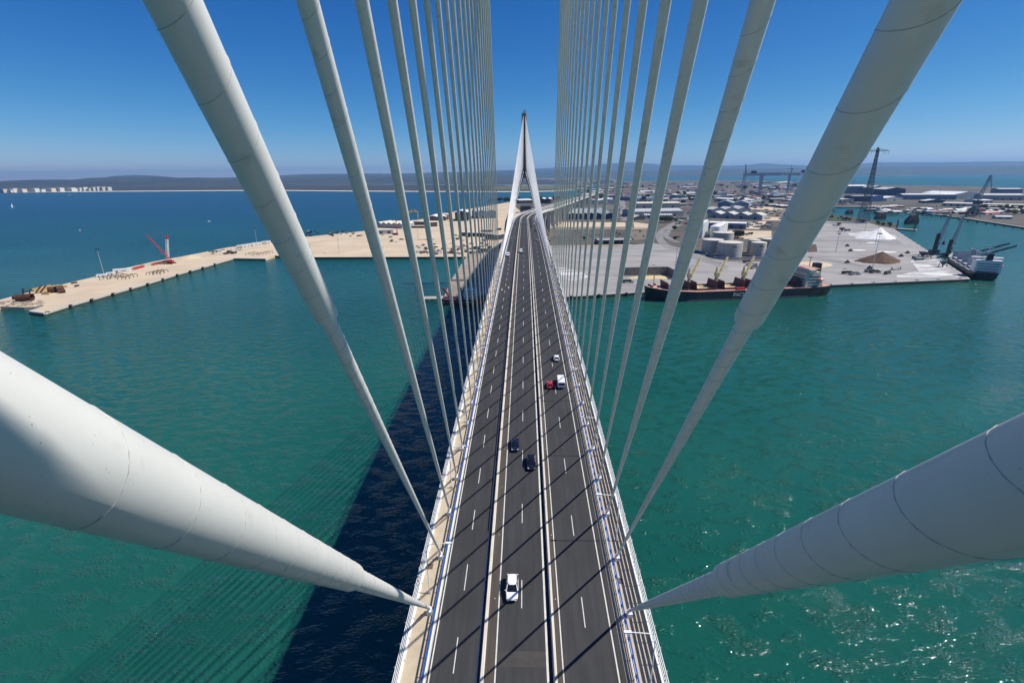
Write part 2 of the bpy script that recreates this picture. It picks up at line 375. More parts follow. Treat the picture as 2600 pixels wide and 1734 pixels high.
def tube_ring(mb, p, d, a, b, r, n):
    return [p + a * (r * math.cos(2 * math.pi * i / n)) + b * (r * math.sin(2 * math.pi * i / n)) for i in range(n)]
STEP = {-1: (890, 823), 1: (1850, 1904)}          # pixel column where the telescopic sleeve of the two nearest stays ends
def near_scale(i): return 1.5 if i == 0 else 1.1 + 0.9 * math.exp(-(i - 1) / 7)
TOPS = {-1: [(0, 1110)] + [(x, 0) for x in (439, 780, 917.8, 995, 1045.8, 1082.6, 1110.7, 1132, 1149.4)], 1: [(2600, 1240)] + [(x, 0) for x in (2349.5, 1937.6, 1779, 1691, 1634, 1593.5, 1562.5)]}
def stay(side, i, near=True):
    if near:
        Y = 54.0 + 10 * i; A = Vector((side * 14.2, Y, deckz(Y) + 1.0))
        k = near_scale(i)
        X_, Y_ = side * .83 * k, -1.0 * k
        px = TOPS[side][i] if i < len(TOPS[side]) else None
        if px:                                             # the stay lies in the plane of its deck anchor and the line it draws in the photograph
            nn = ray(*px).cross(A - CAMP); z_ = -(nn.x * X_ + nn.y * Y_) / nn.z
        else: z_ = (1.75 + 2.2 * i) * k
        T = Vector((CAMX + X_, Y_, CAMZ + z_))
    else:
        Y = 486.0 - 10 * i; A = Vector((side * 14.2, Y, deckz(Y) + 1.0))
        k = near_scale(i); T = Vector((CAMX + side * .83 * k, 539.3, CAMZ + (1.75 + 2.2 * i) * k))
    L = (T - A).length; d = (A - T).normalized()
    a = d.orthogonal().normalized(); b = d.cross(a)
    r = ((0.126, 0.073, 0.088, 0.086)[i] if i < 4 else 0.084 + 0.0011 * i) * k
    n = 32 if (near and i < 4) else (18 if near else 8)
    back = 2.6 if near else 0.0                            # the stay runs on into the pylon behind the camera
    mb = MB(); p0 = T - d * (0.0 if i == 0 else back)
    rings = []
    Ls = 0
    if near and i <= 1:
        best = 1e9
        for q in range(40, 2400):                          # where the stay crosses that column
            v = T + d * (q * .01) - CAMP; zz = v.dot(fw)
            if zz > .3 and abs(1300 + FPX * v.dot(rt) / zz - STEP[side][i]) < best: best = abs(1300 + FPX * v.dot(rt) / zz - STEP[side][i]); Ls = q * .01
        R2 = r * (1.27, 1.48)[i]
        rings = [tube_ring(mb, p0, d, a, b, R2, n), tube_ring(mb, T + d * Ls, d, a, b, R2, n), tube_ring(mb, T + d * (Ls + .10), d, a, b, R2 * .97, n)]
        sl_ = MB().loft(rings)
        rings = [tube_ring(mb, T + d * (Ls - .2), d, a, b, r, n), tube_ring(mb, A - d * 1.6, d, a, b, r, n)]
    else:
        sl_ = None
        rings = [tube_ring(mb, p0, d, a, b, r, n), tube_ring(mb, A - d * 1.6, d, a, b, r, n)]
    c = MB().loft(rings).build('stay_cable', CABLE, bridge); smooth_angle(c, 50)
    if sl_: smooth_angle(sl_.build('telescopic_sleeve', CABLE, c), 50)
    # helical fillet against rain vibration, real bead on the nearest stays
    if near and i < 7:
        hx = MB(); fr = 0.0024 * k; turns_to = 46; pitch = (0.36 if i else 0.5) * k
        s0 = 0.15; pts = []; seg = 20 if i < 3 else 14; k = 0; ringsH = []
        s_ = s0
        while s_ < turns_to:
            rr = r
            if s_ < Ls + .09: rr = R2
            ang = 2 * math.pi * s_ / pitch + i
            rad = a * math.cos(ang) + b * math.sin(ang)
            pc = T + d * s_ + rad * (rr + fr * .25)
            ringsH.append([pc - d * fr * .9, pc + rad * fr, pc + d * fr * .9, pc - rad * fr])
            s_ += pitch / seg
        hx.loft(ringsH).build('helical_fillet', FILLET, c)
    # socket and guide pipe at the deck
    sk = MB(); sk.tube(A - d * 1.75, A - d * .5, r * 1.25, r * 1.25, 12); sk.tube(A - d * .55, A + d * .35, .19, .21, 12); sk.tube(A - d * .52, A - d * .40, .29, .29, 12)
    sk.box(A.x - .34, A.x + .34, A.y - .42, A.y + .42, A.z - 1.0, A.z - .30)
    sk.build('anchor_socket', WHITE if near else STEELG, c)
    return c
for side in (-1, 1):
    for i in range(22):
        stay(side, i, True); stay(side, i, False)

# viaduct piers beyond the far pylon
pr = MB()
for i in range(I_620 + 3, I_END, 4):
    X, Y, Z, h = ST[i]
    c, s_ = math.cos(h), math.sin(h)
    q = MB()
    for t in (-6.2, 6.2):
        cx, cy = X + t * c, Y - t * s_
        q.loft([[(cx + u * c + v * s_, cy - u * s_ + v * c, zz) for u, v in ((-1.9, -1.6), (1.9, -1.6), (1.9, 1.6), (-1.9, 1.6))] for zz in (1.0, Z - 3.0)])
    q.build('pier', CONC, bridge)

# ------------------------------------------------------------------ median barriers
def barrier(xc, i0, i1, label):
    t = thing('median_barrier', label, 'barrier')
    sweep([(xc - .27, .012), (xc + .27, .012), (xc + .24, .10), (xc + .14, .32), (xc + .11, .82), (xc - .11, .82), (xc - .14, .32), (xc - .24, .10)], i0, i1).build('concrete_wall', BARR, t)
    return t
bl = barrier(-6.05, 0, I_END, 'cream concrete barrier between the two way lanes and the middle carriageway')
br_ = barrier(3.22, 0, I_END, 'cream concrete barrier between the middle and right carriageways')
rect(-6.3, -6.2, .86, .98, 23, I_620).build('top_rail', DARK, bl)
pst = MB().box(-.04, .04, -.05, .05, .78, .95).mesh('rail_post', DARK)
for k in range(110):
    Y = 71 + 5 * k
    if Y < 615: link('rail_post', pst, bl, onroad(-6.2, Y))

# ------------------------------------------------------------------ safety rails with the blue top tube, and slatted wind screens
def guard(side):
    t = thing('safety_rail', ('blue topped steel safety rail beside the wide cream walkway' if side < 0 else 'blue topped steel safety rail beside the walkway striped with shadows'), 'railing')
    X = side * 13.3
    def box_(x, z, wx, wz, M, nm, i1=I_END):
        rect(x - wx / 2, x + wx / 2, z - wz / 2, z + wz / 2, 0, i1).build(nm, M, t)
    box_(X, 1.30, .17, .17, BLUE, 'top_rail'); box_(X - side * .16, .92, .10, .16, WHITE, 'rail'); box_(X - side * .20, .52, .10, .16, WHITE, 'rail')
    p = MB().box(-.07, .07, -.06, .06, 0, 1.24).box(-.22 if side > 0 else 0, 0 if side > 0 else .22, -.05, .05, .84, .98).box(-.2 if side > 0 else 0, 0 if side > 0 else .2, -.05, .05, .45, .6)
    p.box(-.2, .2, -.18, .18, 0, .05)
    pm = p.mesh('post', DARK if side > 0 else BLUE)
    for k in range(260):
        Y = -40 + 2.5 * k
        if Y < 618: link('post', pm, t, onroad(X, Y))
    # low kerb on which the posts stand
    sweep([(X - .3, .01), (X + .3, .01), (X + .3, .16), (X - .3, .16)], 0, I_END).build('kerb', CONC, t)
guard(-1); guard(1)
def screen(side):
    t = thing('wind_screen', ('white slatted wind screen on the edge of the deck above the shadowed water' if side < 0 else 'bright white slatted wind screen on the sunlit edge of the deck'), 'railing')
    X = side * 16.45
    for z0 in (0.42, 1.18, 1.94, 2.70):
        # each slat leans a little towards the road at its top
        sweep([(X + side * .07, z0), (X + side * .12, z0), (X + side * .03, z0 + .34), (X - side * .06, z0 + .34)][::(1 if side > 0 else -1)], 0, I_END).build('slat', WHITE, t)
    rect(X - .10, X + .18, -.02, .18, 0, I_END).build('edge_kerb', WHITE, t)
    p = MB(); p.beam((side * .22, 0, 0), (side * .14, 0, 3.1), .09, .14); (p.beam((-side * .30, 0, .06), (side * .19, 0, 1.0), .06) if side < 0 else None)
    pm = p.mesh('post', STEELG)
    for k in range(225):
        Y = -40 + 3.0 * k
        if Y < 618: link('post', pm, t, onroad(X, Y))
screen(-1); screen(1)

# ------------------------------------------------------------------ lamp posts
LAMPM = mat('lamp_glass', (0.75, 0.75, 0.7), 0.25)
def lamp_proto(side, label):
    t = thing('lamp_post', label, 'street lamp', group='lamp posts along the bridge')
    po = [(0, 0, 0.0), (0, 0, 7.9)]
    for k in range(1, 7):
        an = k / 6 * math.pi / 2; po.append((-side * 1.15 * (1 - math.cos(an)), 0, 7.9 + 1.15 * math.sin(an)))
    po.append((-side * 3.0, 0, 9.2))
    q = MB(); 
    for k in range(len(po) - 1): q.tube(po[k], po[k + 1], .085 if k == 0 else .06, .065 if k == 0 else .055, 8)
    q.build('pole', WHITE, t)
    MB().box(-.2, .2, -.2, .2, 0, .35).build('base', STEELG, t)
    x0, x1 = sorted((-side * 2.85, -side * 3.75)); h = MB().box(x0, x1, -.17, .17, 9.14, 9.30).build('lamp_head', WHITE, t)
    MB().box(x0 + .1, x1 - .1, -.13, .13, 9.11, 9.138).build('lens', LAMPM, h)
    return t
lp = lamp_proto(1, 'white curved lamp post on the walkway striped with shadows')
lq = lamp_proto(-1, 'white curved lamp post on the plain cream walkway')
first = True
for k in range(24):
    Y = 44 + 24 * k
    o = lp if first else copy_tree(lp); o.location = onroad(14.75, Y)
    o = lq if first else copy_tree(lq); o.location = onroad(-14.85, Y + 13.4)
    first = False

# ------------------------------------------------------------------ vehicles on the bridge
GLASS = mat('car_glass', (0.008, 0.01, 0.013), 0.06, var=0.1, spec=0.8)
TYRE = mat('tyre_rubber', (0.012, 0.012, 0.012), 0.8)
RIM = mat('wheel_rim', (0.35, 0.35, 0.36), 0.3, 0.8)
HEADL = mat('head_lamp', (0.75, 0.78, 0.8), 0.15); TAILL = mat('tail_lamp', (0.35, 0.01, 0.01), 0.25)
PLATE = mat('number_plate', (0.7, 0.7, 0.68), 0.5)
def paint(nm, c): return mat('car_paint_' + nm, c, 0.28, 0.0, var=0.02, scale=.5, clear=0.6)
def car(label, P_, L=4.4, W=1.82, Hh=1.5, kind='suv', loc=(0, 0, 0), rz=0, group=None):
    """front is +Y; body and cabin lofted from cross-sections"""
    t = thing('car' if kind != 'van' else 'van', label, 'van' if kind == 'van' else 'car', group=group)
    h = Hh
    if kind == 'van': S_ = [(-.5, .82, .35, .98), (-.48, .9, .25, 1.0), (-.1, .92, .22, 1.0), (.22, .93, .22, 1.0), (.36, .62, .22, .99), (.46, .52, .22, .94), (.5, .42, .3, .80)]
    else: S_ = [(-.5, .56, .36, .66), (-.485, .62, .28, .80), (-.45, .66, .22, .92), (-.3, .66, .2, .99), (0, .64, .2, 1.0), (.22, .62, .2, .99), (.36, .59, .2, .95), (.44, .54, .22, .86), (.485, .46, .26, .70), (.5, .40, .32, .52)]
    def sec(yk, top, bot, wk, zb=None):
        hw = W / 2 * wk; zt = top * h * (.92 if kind != 'van' else 1.0); zb = bot * h * .9
        ins = .88 if kind != 'van' else .92
        return [(-hw, yk * L, zb + .12), (-hw * 1.0, yk * L, zb + (zt - zb) * .55), (-hw * .97, yk * L, zb + (zt - zb) * .8), (-hw * ins, yk * L, zt), (-hw * .4, yk * L, zt + .03), (hw * .4, yk * L, zt + .03),
                (hw * ins, yk * L, zt), (hw * .97, yk * L, zb + (zt - zb) * .8), (hw, yk * L, zb + (zt - zb) * .55), (hw, yk * L, zb + .12), (hw * .8, yk * L, zb), (-hw * .8, yk * L, zb)]
    body = MB().loft([sec(*q) for q in S_][::-1]).build('body', P_, t); smooth_angle(body, 38)
    if kind != 'van':
        zb = .60 * h; zt = h
        def cs(yk, z, wk): hw = W / 2 * wk; return [(-hw, yk * L, z), (hw, yk * L, z)]
        r0, r1_ = (-.46, -.34) if kind in ('suv', 'hatch') else (-.40, -.24)
        f0, f1 = .24, .06
        b4 = [(-W * .46, r0 * L, zb), (W * .46, r0 * L, zb), (W * .455, f0 * L, zb), (-W * .455, f0 * L, zb)]
        t4 = [(-W * .36, r1_ * L, zt - .02), (W * .36, r1_ * L, zt - .02), (W * .35, f1 * L, zt - .02), (-W * .35, f1 * L, zt - .02)]
        def rnd8(q4, c_):
            out_ = []
            for i in range(4):
                p_, a_, b_ = Vector(q4[i]), Vector(q4[i - 1]), Vector(q4[(i + 1) % 4]); out_ += [tuple(p_ + (a_ - p_).normalized() * c_), tuple(p_ + (p_ - a_).normalized() * 0 + (a_ - p_).normalized() * c_ * .28 + (b_ - p_).normalized() * c_ * .28), tuple(p_ + (b_ - p_).normalized() * c_)]
            return out_
        g = MB().loft([rnd8(b4, .34), rnd8(t4, .30)]).build('window_glass', GLASS, t)
        k_ = [(-W * .372, (r1_ - .02) * L, zt - .05), (W * .372, (r1_ - .02) * L, zt - .05), (W * .362, (f1 + .015) * L, zt - .05), (-W * .362, (f1 + .015) * L, zt - .05)]
        rf = MB().loft([rnd8(q_, c_) for q_, c_ in zip([k_, [(-W * .35, (r1_ + .01) * L, zt), (W * .35, (r1_ + .01) * L, zt), (W * .34, (f1 - .01) * L, zt), (-W * .34, (f1 - .01) * L, zt)], [(-W * .2, (r1_ + .05) * L, zt + .035), (W * .2, (r1_ + .05) * L, zt + .035), (W * .2, (f1 - .05) * L, zt + .03), (-W * .2, (f1 - .05) * L, zt + .03)]], (.34, .32, .2))]).build('roof', P_, t); smooth_angle(rf, 50)
        pl = MB()
        for s_ in (-1, 1):
            pl.beam((s_ * W * .458, f0 * L + .01, zb), (s_ * W * .358, f1 * L, zt - .03), .09); pl.beam((s_ * W * .462, r0 * L, zb), (s_ * W * .368, r1_ * L, zt - .03), .13)
            pl.beam((s_ * W * .462, -.1 * L, zb), (s_ * W * .362, -.11 * L, zt - .03), .07)
            if kind == 'suv': pl.beam((s_ * W * .35, r1_ * L + .15, zt + .05), (s_ * W * .345, f1 * L - .15, zt + .05), .04)
        pl.build('pillars', P_, t)
    else:
        zt = h
        MB().loft([[(-W * .43, .385 * L, .60 * h), (W * .43, .385 * L, .60 * h), (W * .43, .375 * L, .585 * h), (-W * .43, .375 * L, .585 * h)], [(-W * .40, .235 * L, .90 * h), (W * .40, .235 * L, .90 * h), (W * .40, .225 * L, .885 * h), (-W * .40, .225 * L, .885 * h)]]).build('windscreen', GLASS, t)
        MB().box(-W * .40, W * .40, -.5 * L - .012, -.49 * L, .52 * h, .80 * h).build('rear_window', GLASS, t)
        for s_ in (-1, 1): MB().box(min(s_ * W * .49, s_ * W * .505), max(s_ * W * .49, s_ * W * .505), .08 * L, .24 * L, .56 * h, .82 * h).build('side_window', GLASS, t)
    for sx in (-1, 1):
        for sy in (-.30, .31):
            wh = MB().tube((sx * (W / 2 - .20), sy * L, .33), (sx * (W / 2 + .01), sy * L, .33), .33, .33, 16).build('wheel', TYRE, t)
            MB().tube((sx * (W / 2 - .02), sy * L, .33), (sx * (W / 2 + .02), sy * L, .33), .20, .19, 12).build('rim', RIM, wh)
        hz_ = .42 * h if kind != 'van' else .36 * h
        MB().box(sx * W * .34 - .16, sx * W * .34 + .16, .445 * L, .478 * L, hz_ - .02, hz_ + .16).build('headlight', HEADL, t)
        MB().box(sx * W * .37 - .12, sx * W * .37 + .12, -.490 * L, -.465 * L, .44 * h, .44 * h + .3).build('tail_light', TAILL, t)
        MB().beam((sx * W * .47, .2 * L, .63 * h), (sx * W * .57, .19 * L, .66 * h), .10, .14).build('mirror', P_, t)
    MB().box(-.45, .45, .490 * L, .503 * L, .26 * h, .40 * h).build('grille', DARK, t)
    MB().box(-.26, .26, -.506 * L, -.496 * L, .36 * h, .36 * h + .11).build('number_plate', PLATE, t)
    t.location = loc; t.rotation_euler.z = rz
    return t
def on_bridge(t, X, Y): t.location = onroad(X, Y, .012); t.rotation_euler.x = (1 if abs(t.rotation_euler.z) < 1 else -1) * math.atan(SL - 2 * CV * Y); return t
PW = paint('white', (0.80, 0.81, 0.82)); PN = paint('navy', (0.006, 0.010, 0.032)); PB = paint('black', (0.007, 0.008, 0.011)); PR = paint('red', (0.52, 0.02, 0.035)); PS = paint('silver', (0.42, 0.44, 0.46)); PG = paint('dark_grey', (0.05, 0.052, 0.058)); PY = paint('yellow', (0.62, 0.42, 0.06))
PI_ = math.pi
on_bridge(car('white estate car with black windscreen driving in the middle carriageway', PW, 4.5, 1.85, 1.62, 'suv', rz=PI_), -2.5, 58.0)
on_bridge(car('dark blue saloon car in the middle carriageway beside the cream barrier', PN, 4.4, 1.8, 1.45, 'saloon', rz=PI_), -2.7, 95.2)
on_bridge(car('black estate car with pale roof bars in the middle carriageway', PB, 4.7, 1.84, 1.52, 'suv', rz=PI_), 0.75, 88.8)
on_bridge(car('small red hatchback alongside the white van', PR, 3.7, 1.68, 1.45, 'hatch'), 6.25, 124.2)
on_bridge(car('white panel van with dark rear window beside a red car', PW, 6.0, 2.05, 2.5, 'van'), 9.35, 125.3)
on_bridge(car('white hatchback in the right carriageway ahead of the van', PW, 3.9, 1.74, 1.5, 'hatch'), 9.15, 142.4)
on_bridge(car('white van coming down the middle carriageway far along the bridge', PW, 5.6, 2.0, 2.3, 'van', rz=PI_), -2.85, 326)
on_bridge(car('white van with yellow front in the two way lanes', PW, 5.6, 2.0, 2.3, 'van', rz=PI_), -11.1, 312)
for j, (X, Y, P_) in enumerate(((8.9, 381, PS), (8.8, 452, PG), (5.9, 500, PB), (9.2, 530, PW), (6.2, 560, PG), (9.3, 585, PS), (6.3, 606, PB))):
    lb = ('silver car beyond the middle of the span in the right carriageway', 'dark grey car far down the right carriageway behind a silver one', 'black car close to the expansion joint in the inner right lane', 'white car close to the expansion joint in the outer right lane', 'dark grey car past the expansion joint on the bend', 'silver car past the expansion joint on the bend', 'black car past the expansion joint on the bend')[j]
    on_bridge(car(lb, P_, 4.3, 1.8, 1.46, 'hatch'), X, Y)
# ------------------------------------------------------------------ land, quays, far shore
ROCK = mat('rubble_rock', (0.34, 0.29, 0.22), 0.9, var=0.3, scale=0.4)
EARTH = mat('estate_ground', (0.155, 0.13, 0.10), 0.95, col2=(0.028, 0.032, 0.026), scale=0.008, detail=13, coord='World')
MARSH = mat('salt_marsh', (0.045, 0.042, 0.038), 0.95, col2=(0.016, 0.018, 0.018), scale=0.0012, detail=11, coord='World', stretch=(.5, 1.2, 1))
n, P = nodes_of(MARSH)      # field patches between the marsh
rp = [x for x in n.nodes if x.type == 'VALTORGB'][0]
ge = n.nodes.new('ShaderNodeNewGeometry'); mpv = n.nodes.new('ShaderNodeMapping'); mpv.inputs['Scale'].default_value = (.0007, .00035, 1); mpv.inputs['Rotation'].default_value = (0, 0, .5)
vo = n.nodes.new('ShaderNodeTexVoronoi'); vo.inputs['Scale'].default_value = 1.0
n.links.new(ge.outputs['Position'], mpv.inputs[0]); n.links.new(mpv.outputs[0], vo.inputs['Vector'])
vr = n.nodes.new('ShaderNodeValToRGB'); vr.color_ramp.interpolation = 'CONSTANT'
vr.color_ramp.elements[0].color = (0, 0, 0, 1); vr.color_ramp.elements[1].position = .80; vr.color_ramp.elements[1].color = (1, 1, 1, 1)
vs_ = n.nodes.new('ShaderNodeSeparateColor'); n.links.new(vo.outputs['Color'], vs_.inputs[0]); n.links.new(vs_.outputs[0], vr.inputs[0])
mxf = n.nodes.new('ShaderNodeMixRGB'); mxf.inputs[2].default_value = (0.16, 0.135, 0.10, 1)
n.links.new(vr.outputs[0], mxf.inputs[0]); n.links.new(rp.outputs[0], mxf.inputs[1]); n.links.new(mxf.outputs[0], P.inputs['Base Color'])
HILLM = mat('hill_scrub', (0.048, 0.056, 0.050), 0.95, col2=(0.010, 0.018, 0.020), scale=0.0016, detail=12, coord='World', stretch=(1, .6, 3))
BEACH = mat('beach_sand', (0.62, 0.56, 0.44), 0.9, var=0.1, scale=0.01, coord='World')
SCRUB = mat('green_scrub', (0.06, 0.075, 0.03), 0.9, col2=(0.02, 0.028, 0.012), scale=0.06, detail=8, coord='World')
SHALLOW = mat('channel_water', (0.02, 0.13, 0.16), 0.12, var=0.05, scale=0.01, coord='World')
ROADM = mat('service_road', (0.22, 0.215, 0.21), 0.9, var=0.18, scale=0.08, coord='World')
def poly(name, pix, z0, z1, M, extra=()):
    pts = [(v.x, v.y) for v in (G(p, z1) for p in pix)] + list(extra)
    return struct(name, MB().prism(pts, z0, z1), M)
def sheet(name, pix, z, M, parent=None, pts=None):
    pts = pts or [(v.x, v.y) for v in (G(p, z) for p in pix)]
    A = sum(pts[i][0] * pts[(i + 1) % len(pts)][1] - pts[(i + 1) % len(pts)][0] * pts[i][1] for i in range(len(pts)))
    if A < 0: pts = pts[::-1]
    return struct(name, MB().add([(x, y, z) for x, y in pts], [tuple(range(len(pts)))]), M, parent)
def edge_wall(name, pix, z0, z1, th, M, parent, zpix=3.0):
    mb = MB(); g = [G(p, zpix) for p in pix]
    for i in range(len(g) - 1):
        p, q = g[i], g[i + 1]; mb.beam((p.x, p.y, (z0 + z1) / 2), (q.x, q.y, (z0 + z1) / 2), th, z1 - z0)
    return mb.build(name, M, parent)

NORTH = [(1180, 532), (1216, 526), (1296, 512), (1340, 509), (1400, 507), (1440, 503), (1480, 497), (1515, 489), (1514, 472), (1540, 466), (1590, 460), (1650, 458), (1876, 457), (2000, 462), (2147, 467.5), (2256, 470), (2340, 471.5), (2500, 474), (2600, 477.5), (2900, 486)]
BANK = [(2900, 640), (2600, 577), (2456, 555), (2360, 542), (2210, 526), (2115, 526), (2080, 530), (2096, 543), (2169, 551), (2210, 559), (2281, 570), (2266, 578)]
land = poly('land', NORTH + BANK + [(2200, 640), (2000, 690), (1500, 690), (1340, 700), (1200, 680), (1190, 640), (1150, 580)], -6, 2.9, EARTH)
SEAW = [(-200, 812), (0, 761), (60, 745), (164, 721), (244, 702), (310, 683), (387, 665), (458, 652), (506, 643), (580, 628), (685, 617), (772, 602), (835, 596), (924, 587), (960, 577), (1020, 566), (1091, 553), (1156, 537), (1216, 527), (1296, 513)]
SOUTH = [(1183, 652), (826, 653), (793, 653), (698, 649), (674, 657), (592, 656), (515, 678), (450, 696), (375, 719), (287, 744), (179, 774), (113, 795), (74, 790), (113, 778), (60, 780), (0, 778), (-200, 832)]
sand = poly('sandy_wharf', SEAW + [(1330, 545), (1300, 620), (1190, 640)] + SOUTH, -6, 3.0, SAND)
apron = poly('concrete_quay', [(1122, 767), (1420, 754), (1640, 741), (2090, 724), (2461, 708), (2362, 642), (2268, 581), (2200, 566), (2090, 562), (2080, 572), (2040, 600), (2010, 640), (1960, 664), (1850, 664), (1800, 657), (1740, 640), (1660, 617), (1560, 626), (1399, 628), (1330, 640), (1230, 640), (1183, 654), (1141, 717)], -6, 3.1, QUAY)
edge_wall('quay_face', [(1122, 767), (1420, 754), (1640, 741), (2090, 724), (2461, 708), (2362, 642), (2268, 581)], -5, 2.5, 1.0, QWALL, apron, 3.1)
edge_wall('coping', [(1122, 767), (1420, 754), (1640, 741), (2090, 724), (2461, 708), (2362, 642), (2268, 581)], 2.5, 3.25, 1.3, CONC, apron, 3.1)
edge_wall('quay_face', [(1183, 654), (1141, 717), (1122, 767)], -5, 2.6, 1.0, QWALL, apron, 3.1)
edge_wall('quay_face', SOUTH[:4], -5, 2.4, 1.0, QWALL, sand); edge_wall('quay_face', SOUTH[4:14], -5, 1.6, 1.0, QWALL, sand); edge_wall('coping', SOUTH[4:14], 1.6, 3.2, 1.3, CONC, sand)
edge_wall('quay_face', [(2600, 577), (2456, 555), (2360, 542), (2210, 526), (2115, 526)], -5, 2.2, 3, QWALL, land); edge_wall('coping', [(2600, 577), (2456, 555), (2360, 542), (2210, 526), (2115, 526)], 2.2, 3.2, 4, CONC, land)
# quayside strip, spilled salt, tracks: thin sheets each a few mm above the last
sheet('crane_track_strip', [(2461, 709), (2362, 643), (2268, 582), (2255, 583), (2340, 642), (2430, 707)], 3.115, CONC2, apron)
SALT = mat('salt_spill', (0.66, 0.66, 0.65), 0.8, col2=(0.27, 0.265, 0.26), scale=0.10, detail=12, coord='World', sharp=True, stretch=(.35, 1.6, 1))
sheet('salt_spill', [p8(2080, 630), p8(2340, 620), (2375, 655), (2420, 690), (2440, 704), (2300, 706), p8(1900, 870), p8(1880, 840), p8(2200, 770)], 3.122, SALT, apron)
sheet('salt_spill', [p8(1180, 240), p8(1420, 215), p8(1700, 215), p8(1900, 290), p8(1760, 330), p8(1500, 320), p8(1250, 280)], 3.122, SALT, apron)
sheet('salt_spill', [c_(300, 1080), c_(520, 1130), c_(620, 1190), c_(470, 1230), c_(330, 1200)], 3.122, SALT, apron)
sheet('worn_quay_strip', [(1190, 645), (1260, 640), (1235, 690), (1200, 770), (1126, 766), (1145, 717)], 3.112, mat('stained_concrete', (0.36, 0.29, 0.22), .9, col2=(.24, .20, .16), scale=.06, detail=10, coord='World'), apron)
sheet('sand_patch', [p8(480, 650), p8(700, 635), p8(950, 670), p8(980, 700), p8(780, 740), p8(500, 710)], 3.119, SAND, apron)
BROWN = mat('red_earth', (0.105, 0.056, 0.034), 0.95, var=0.25, scale=0.15, coord='World', bump=0.6, bscale=0.5)
sheet('ore_residue', [p8(620, 400), p8(740, 395), p8(760, 500), p8(600, 510)], 3.119, BROWN, apron)
TRACK = mat('tyre_darkened_paving', (0.235, 0.23, 0.225), 0.9, var=0.12, scale=0.05, coord='World')
sheet('dark_track', [p8(620, 560), p8(950, 600), p8(1200, 640), p8(1440, 690), p8(1440, 720), p8(1150, 680), p8(900, 640), p8(620, 590)], 3.119, TRACK, apron)
sheet('dark_track', [p8(690, 330), p8(1900, 330), p8(1980, 400), p8(1200, 365), p8(690, 350)], 3.117, TRACK, apron)
sheet('dark_track', [c_(1290, 850), c_(1530, 900), c_(1700, 960), c_(2000, 1080), c_(1980, 1110), c_(1600, 1000), c_(1330, 880)], 3.117, TRACK, apron)
# curving service road of the estate
def ribbon(name, pix, wd, z, M, parent=None):
    g = [G(p, z) for p in pix]; L_, R_ = [], []
    for i, p in enumerate(g):
        d = (g[min(i + 1, len(g) - 1)] - g[max(i - 1, 0)]); d.z = 0; d.normalize(); nrm = Vector((-d.y, d.x, 0))
        L_.append(p + nrm * wd / 2); R_.append(p - nrm * wd / 2)
    k = len(g); mb = MB().add(L_ + R_, [(i, k + i, k + i + 1, i + 1) for i in range(k - 1)])
    return struct(name, mb, M, parent)
for nm, pix, wd in (('service_road', [q6(1990, 640), q6(1900, 575), q6(1845, 500), q6(1850, 430), q6(1930, 360), q6(2060, 285), q6(2240, 205), p2(1250, 1250), p2(1400, 1190)], 14),
                    ('service_road', [q6(2120, 560), q6(2020, 520), q6(1930, 460), q6(1990, 380), q6(2150, 290)], 11),
                    ('estate_street', [q6(1330, 240), q6(1310, 100), p1(1810, 1000), p1(1800, 880), p1(1790, 800)], 20),
                    ('sandy_lane', [q6(200, 620), q6(640, 615), q6(900, 610), q6(1450, 600)], 9),
                    ('sandy_lane', [q6(200, 365), q6(800, 350), q6(1350, 355), q6(1700, 370)], 9)):
    ribbon(nm, pix, wd, 3.06 if nm != 'sandy_lane' else 3.03, ROADM if nm != 'sandy_lane' else SAND)
# bare sandy plots of the estate
for pix in ([q6(180, 255), q6(800, 260), q6(1340, 265), q6(1340, 330), q6(700, 335), q6(180, 345)], [q6(1460, 260), q6(1800, 300), q6(1760, 350), q6(1470, 345)], [p3(480, 1150), p3(900, 1130), p3(1330, 1190), p3(1000, 1210), p3(500, 1190)],
            [p7(1840, 110), p7(2250, 110), p7(2050, 290), p7(1760, 280)], [p7(1340, 320), p7(2340, 330), p7(2340, 470), p7(1700, 520), p7(1500, 430)], [p3(800, 1360), p3(1290, 1380), p3(1230, 1447), p3(760, 1447)]):
    sheet('sandy_plot', pix, 2.96, SAND)
for pix in ([q6(1370, 390), q6(1680, 390), q6(1650, 520), q6(1470, 530)], [p2(1000, 850), p2(1450, 860), p2(1430, 960), p2(1200, 950)], [p3(520, 1200), p3(1330, 1200), p3(1280, 1350), p3(820, 1330)]):
    sheet('rough_ground', pix, 2.955, MARSH)
sheet('green_bank', [(2096, 544), (2169, 552), (2210, 560), (2281, 571), (2262, 577), (2205, 564), (2110, 562), (2085, 556)], 3.05, SCRUB)

# far north shore, beach, salt-marsh river and bay shores
COAST = [(-500, 496), (-200, 492), (0, 489.5), (300, 487), (600, 485), (740, 485), (900, 486.5), (1100, 487.5), (1340, 488), (1420, 486), (1480, 481), (1500, 478)]
FARB = [(1500, 474.5), (1512, 470), (1540, 465), (1578, 460), (1584, 450), (1650, 446.5), (1876, 446), (2166, 443.5), (2230, 447), (2262, 448), (2340, 444.5), (2600, 443.5), (2950, 441)]
far = poly('far_shore', COAST + FARB, -4, 1.0, MARSH, extra=[(34000, 40000), (-40000, 40000), (-40000, 7000)])
sheet('beach', COAST + [(x, y - 1.9) for x, y in COAST[::-1]], 1.25, BEACH)
sheet('river', [(640, 468.5), (900, 468), (1200, 468.6), (1480, 469.6), (1480, 471), (1200, 470), (900, 469.2), (640, 469.3)], 1.3, SHALLOW)
sheet('river', [p3(0, 590), p3(560, 610), p3(900, 640), p3(1400, 660), p3(1390, 690), p3(900, 660), p3(560, 625), p3(0, 600)], 3.1, SHALLOW)
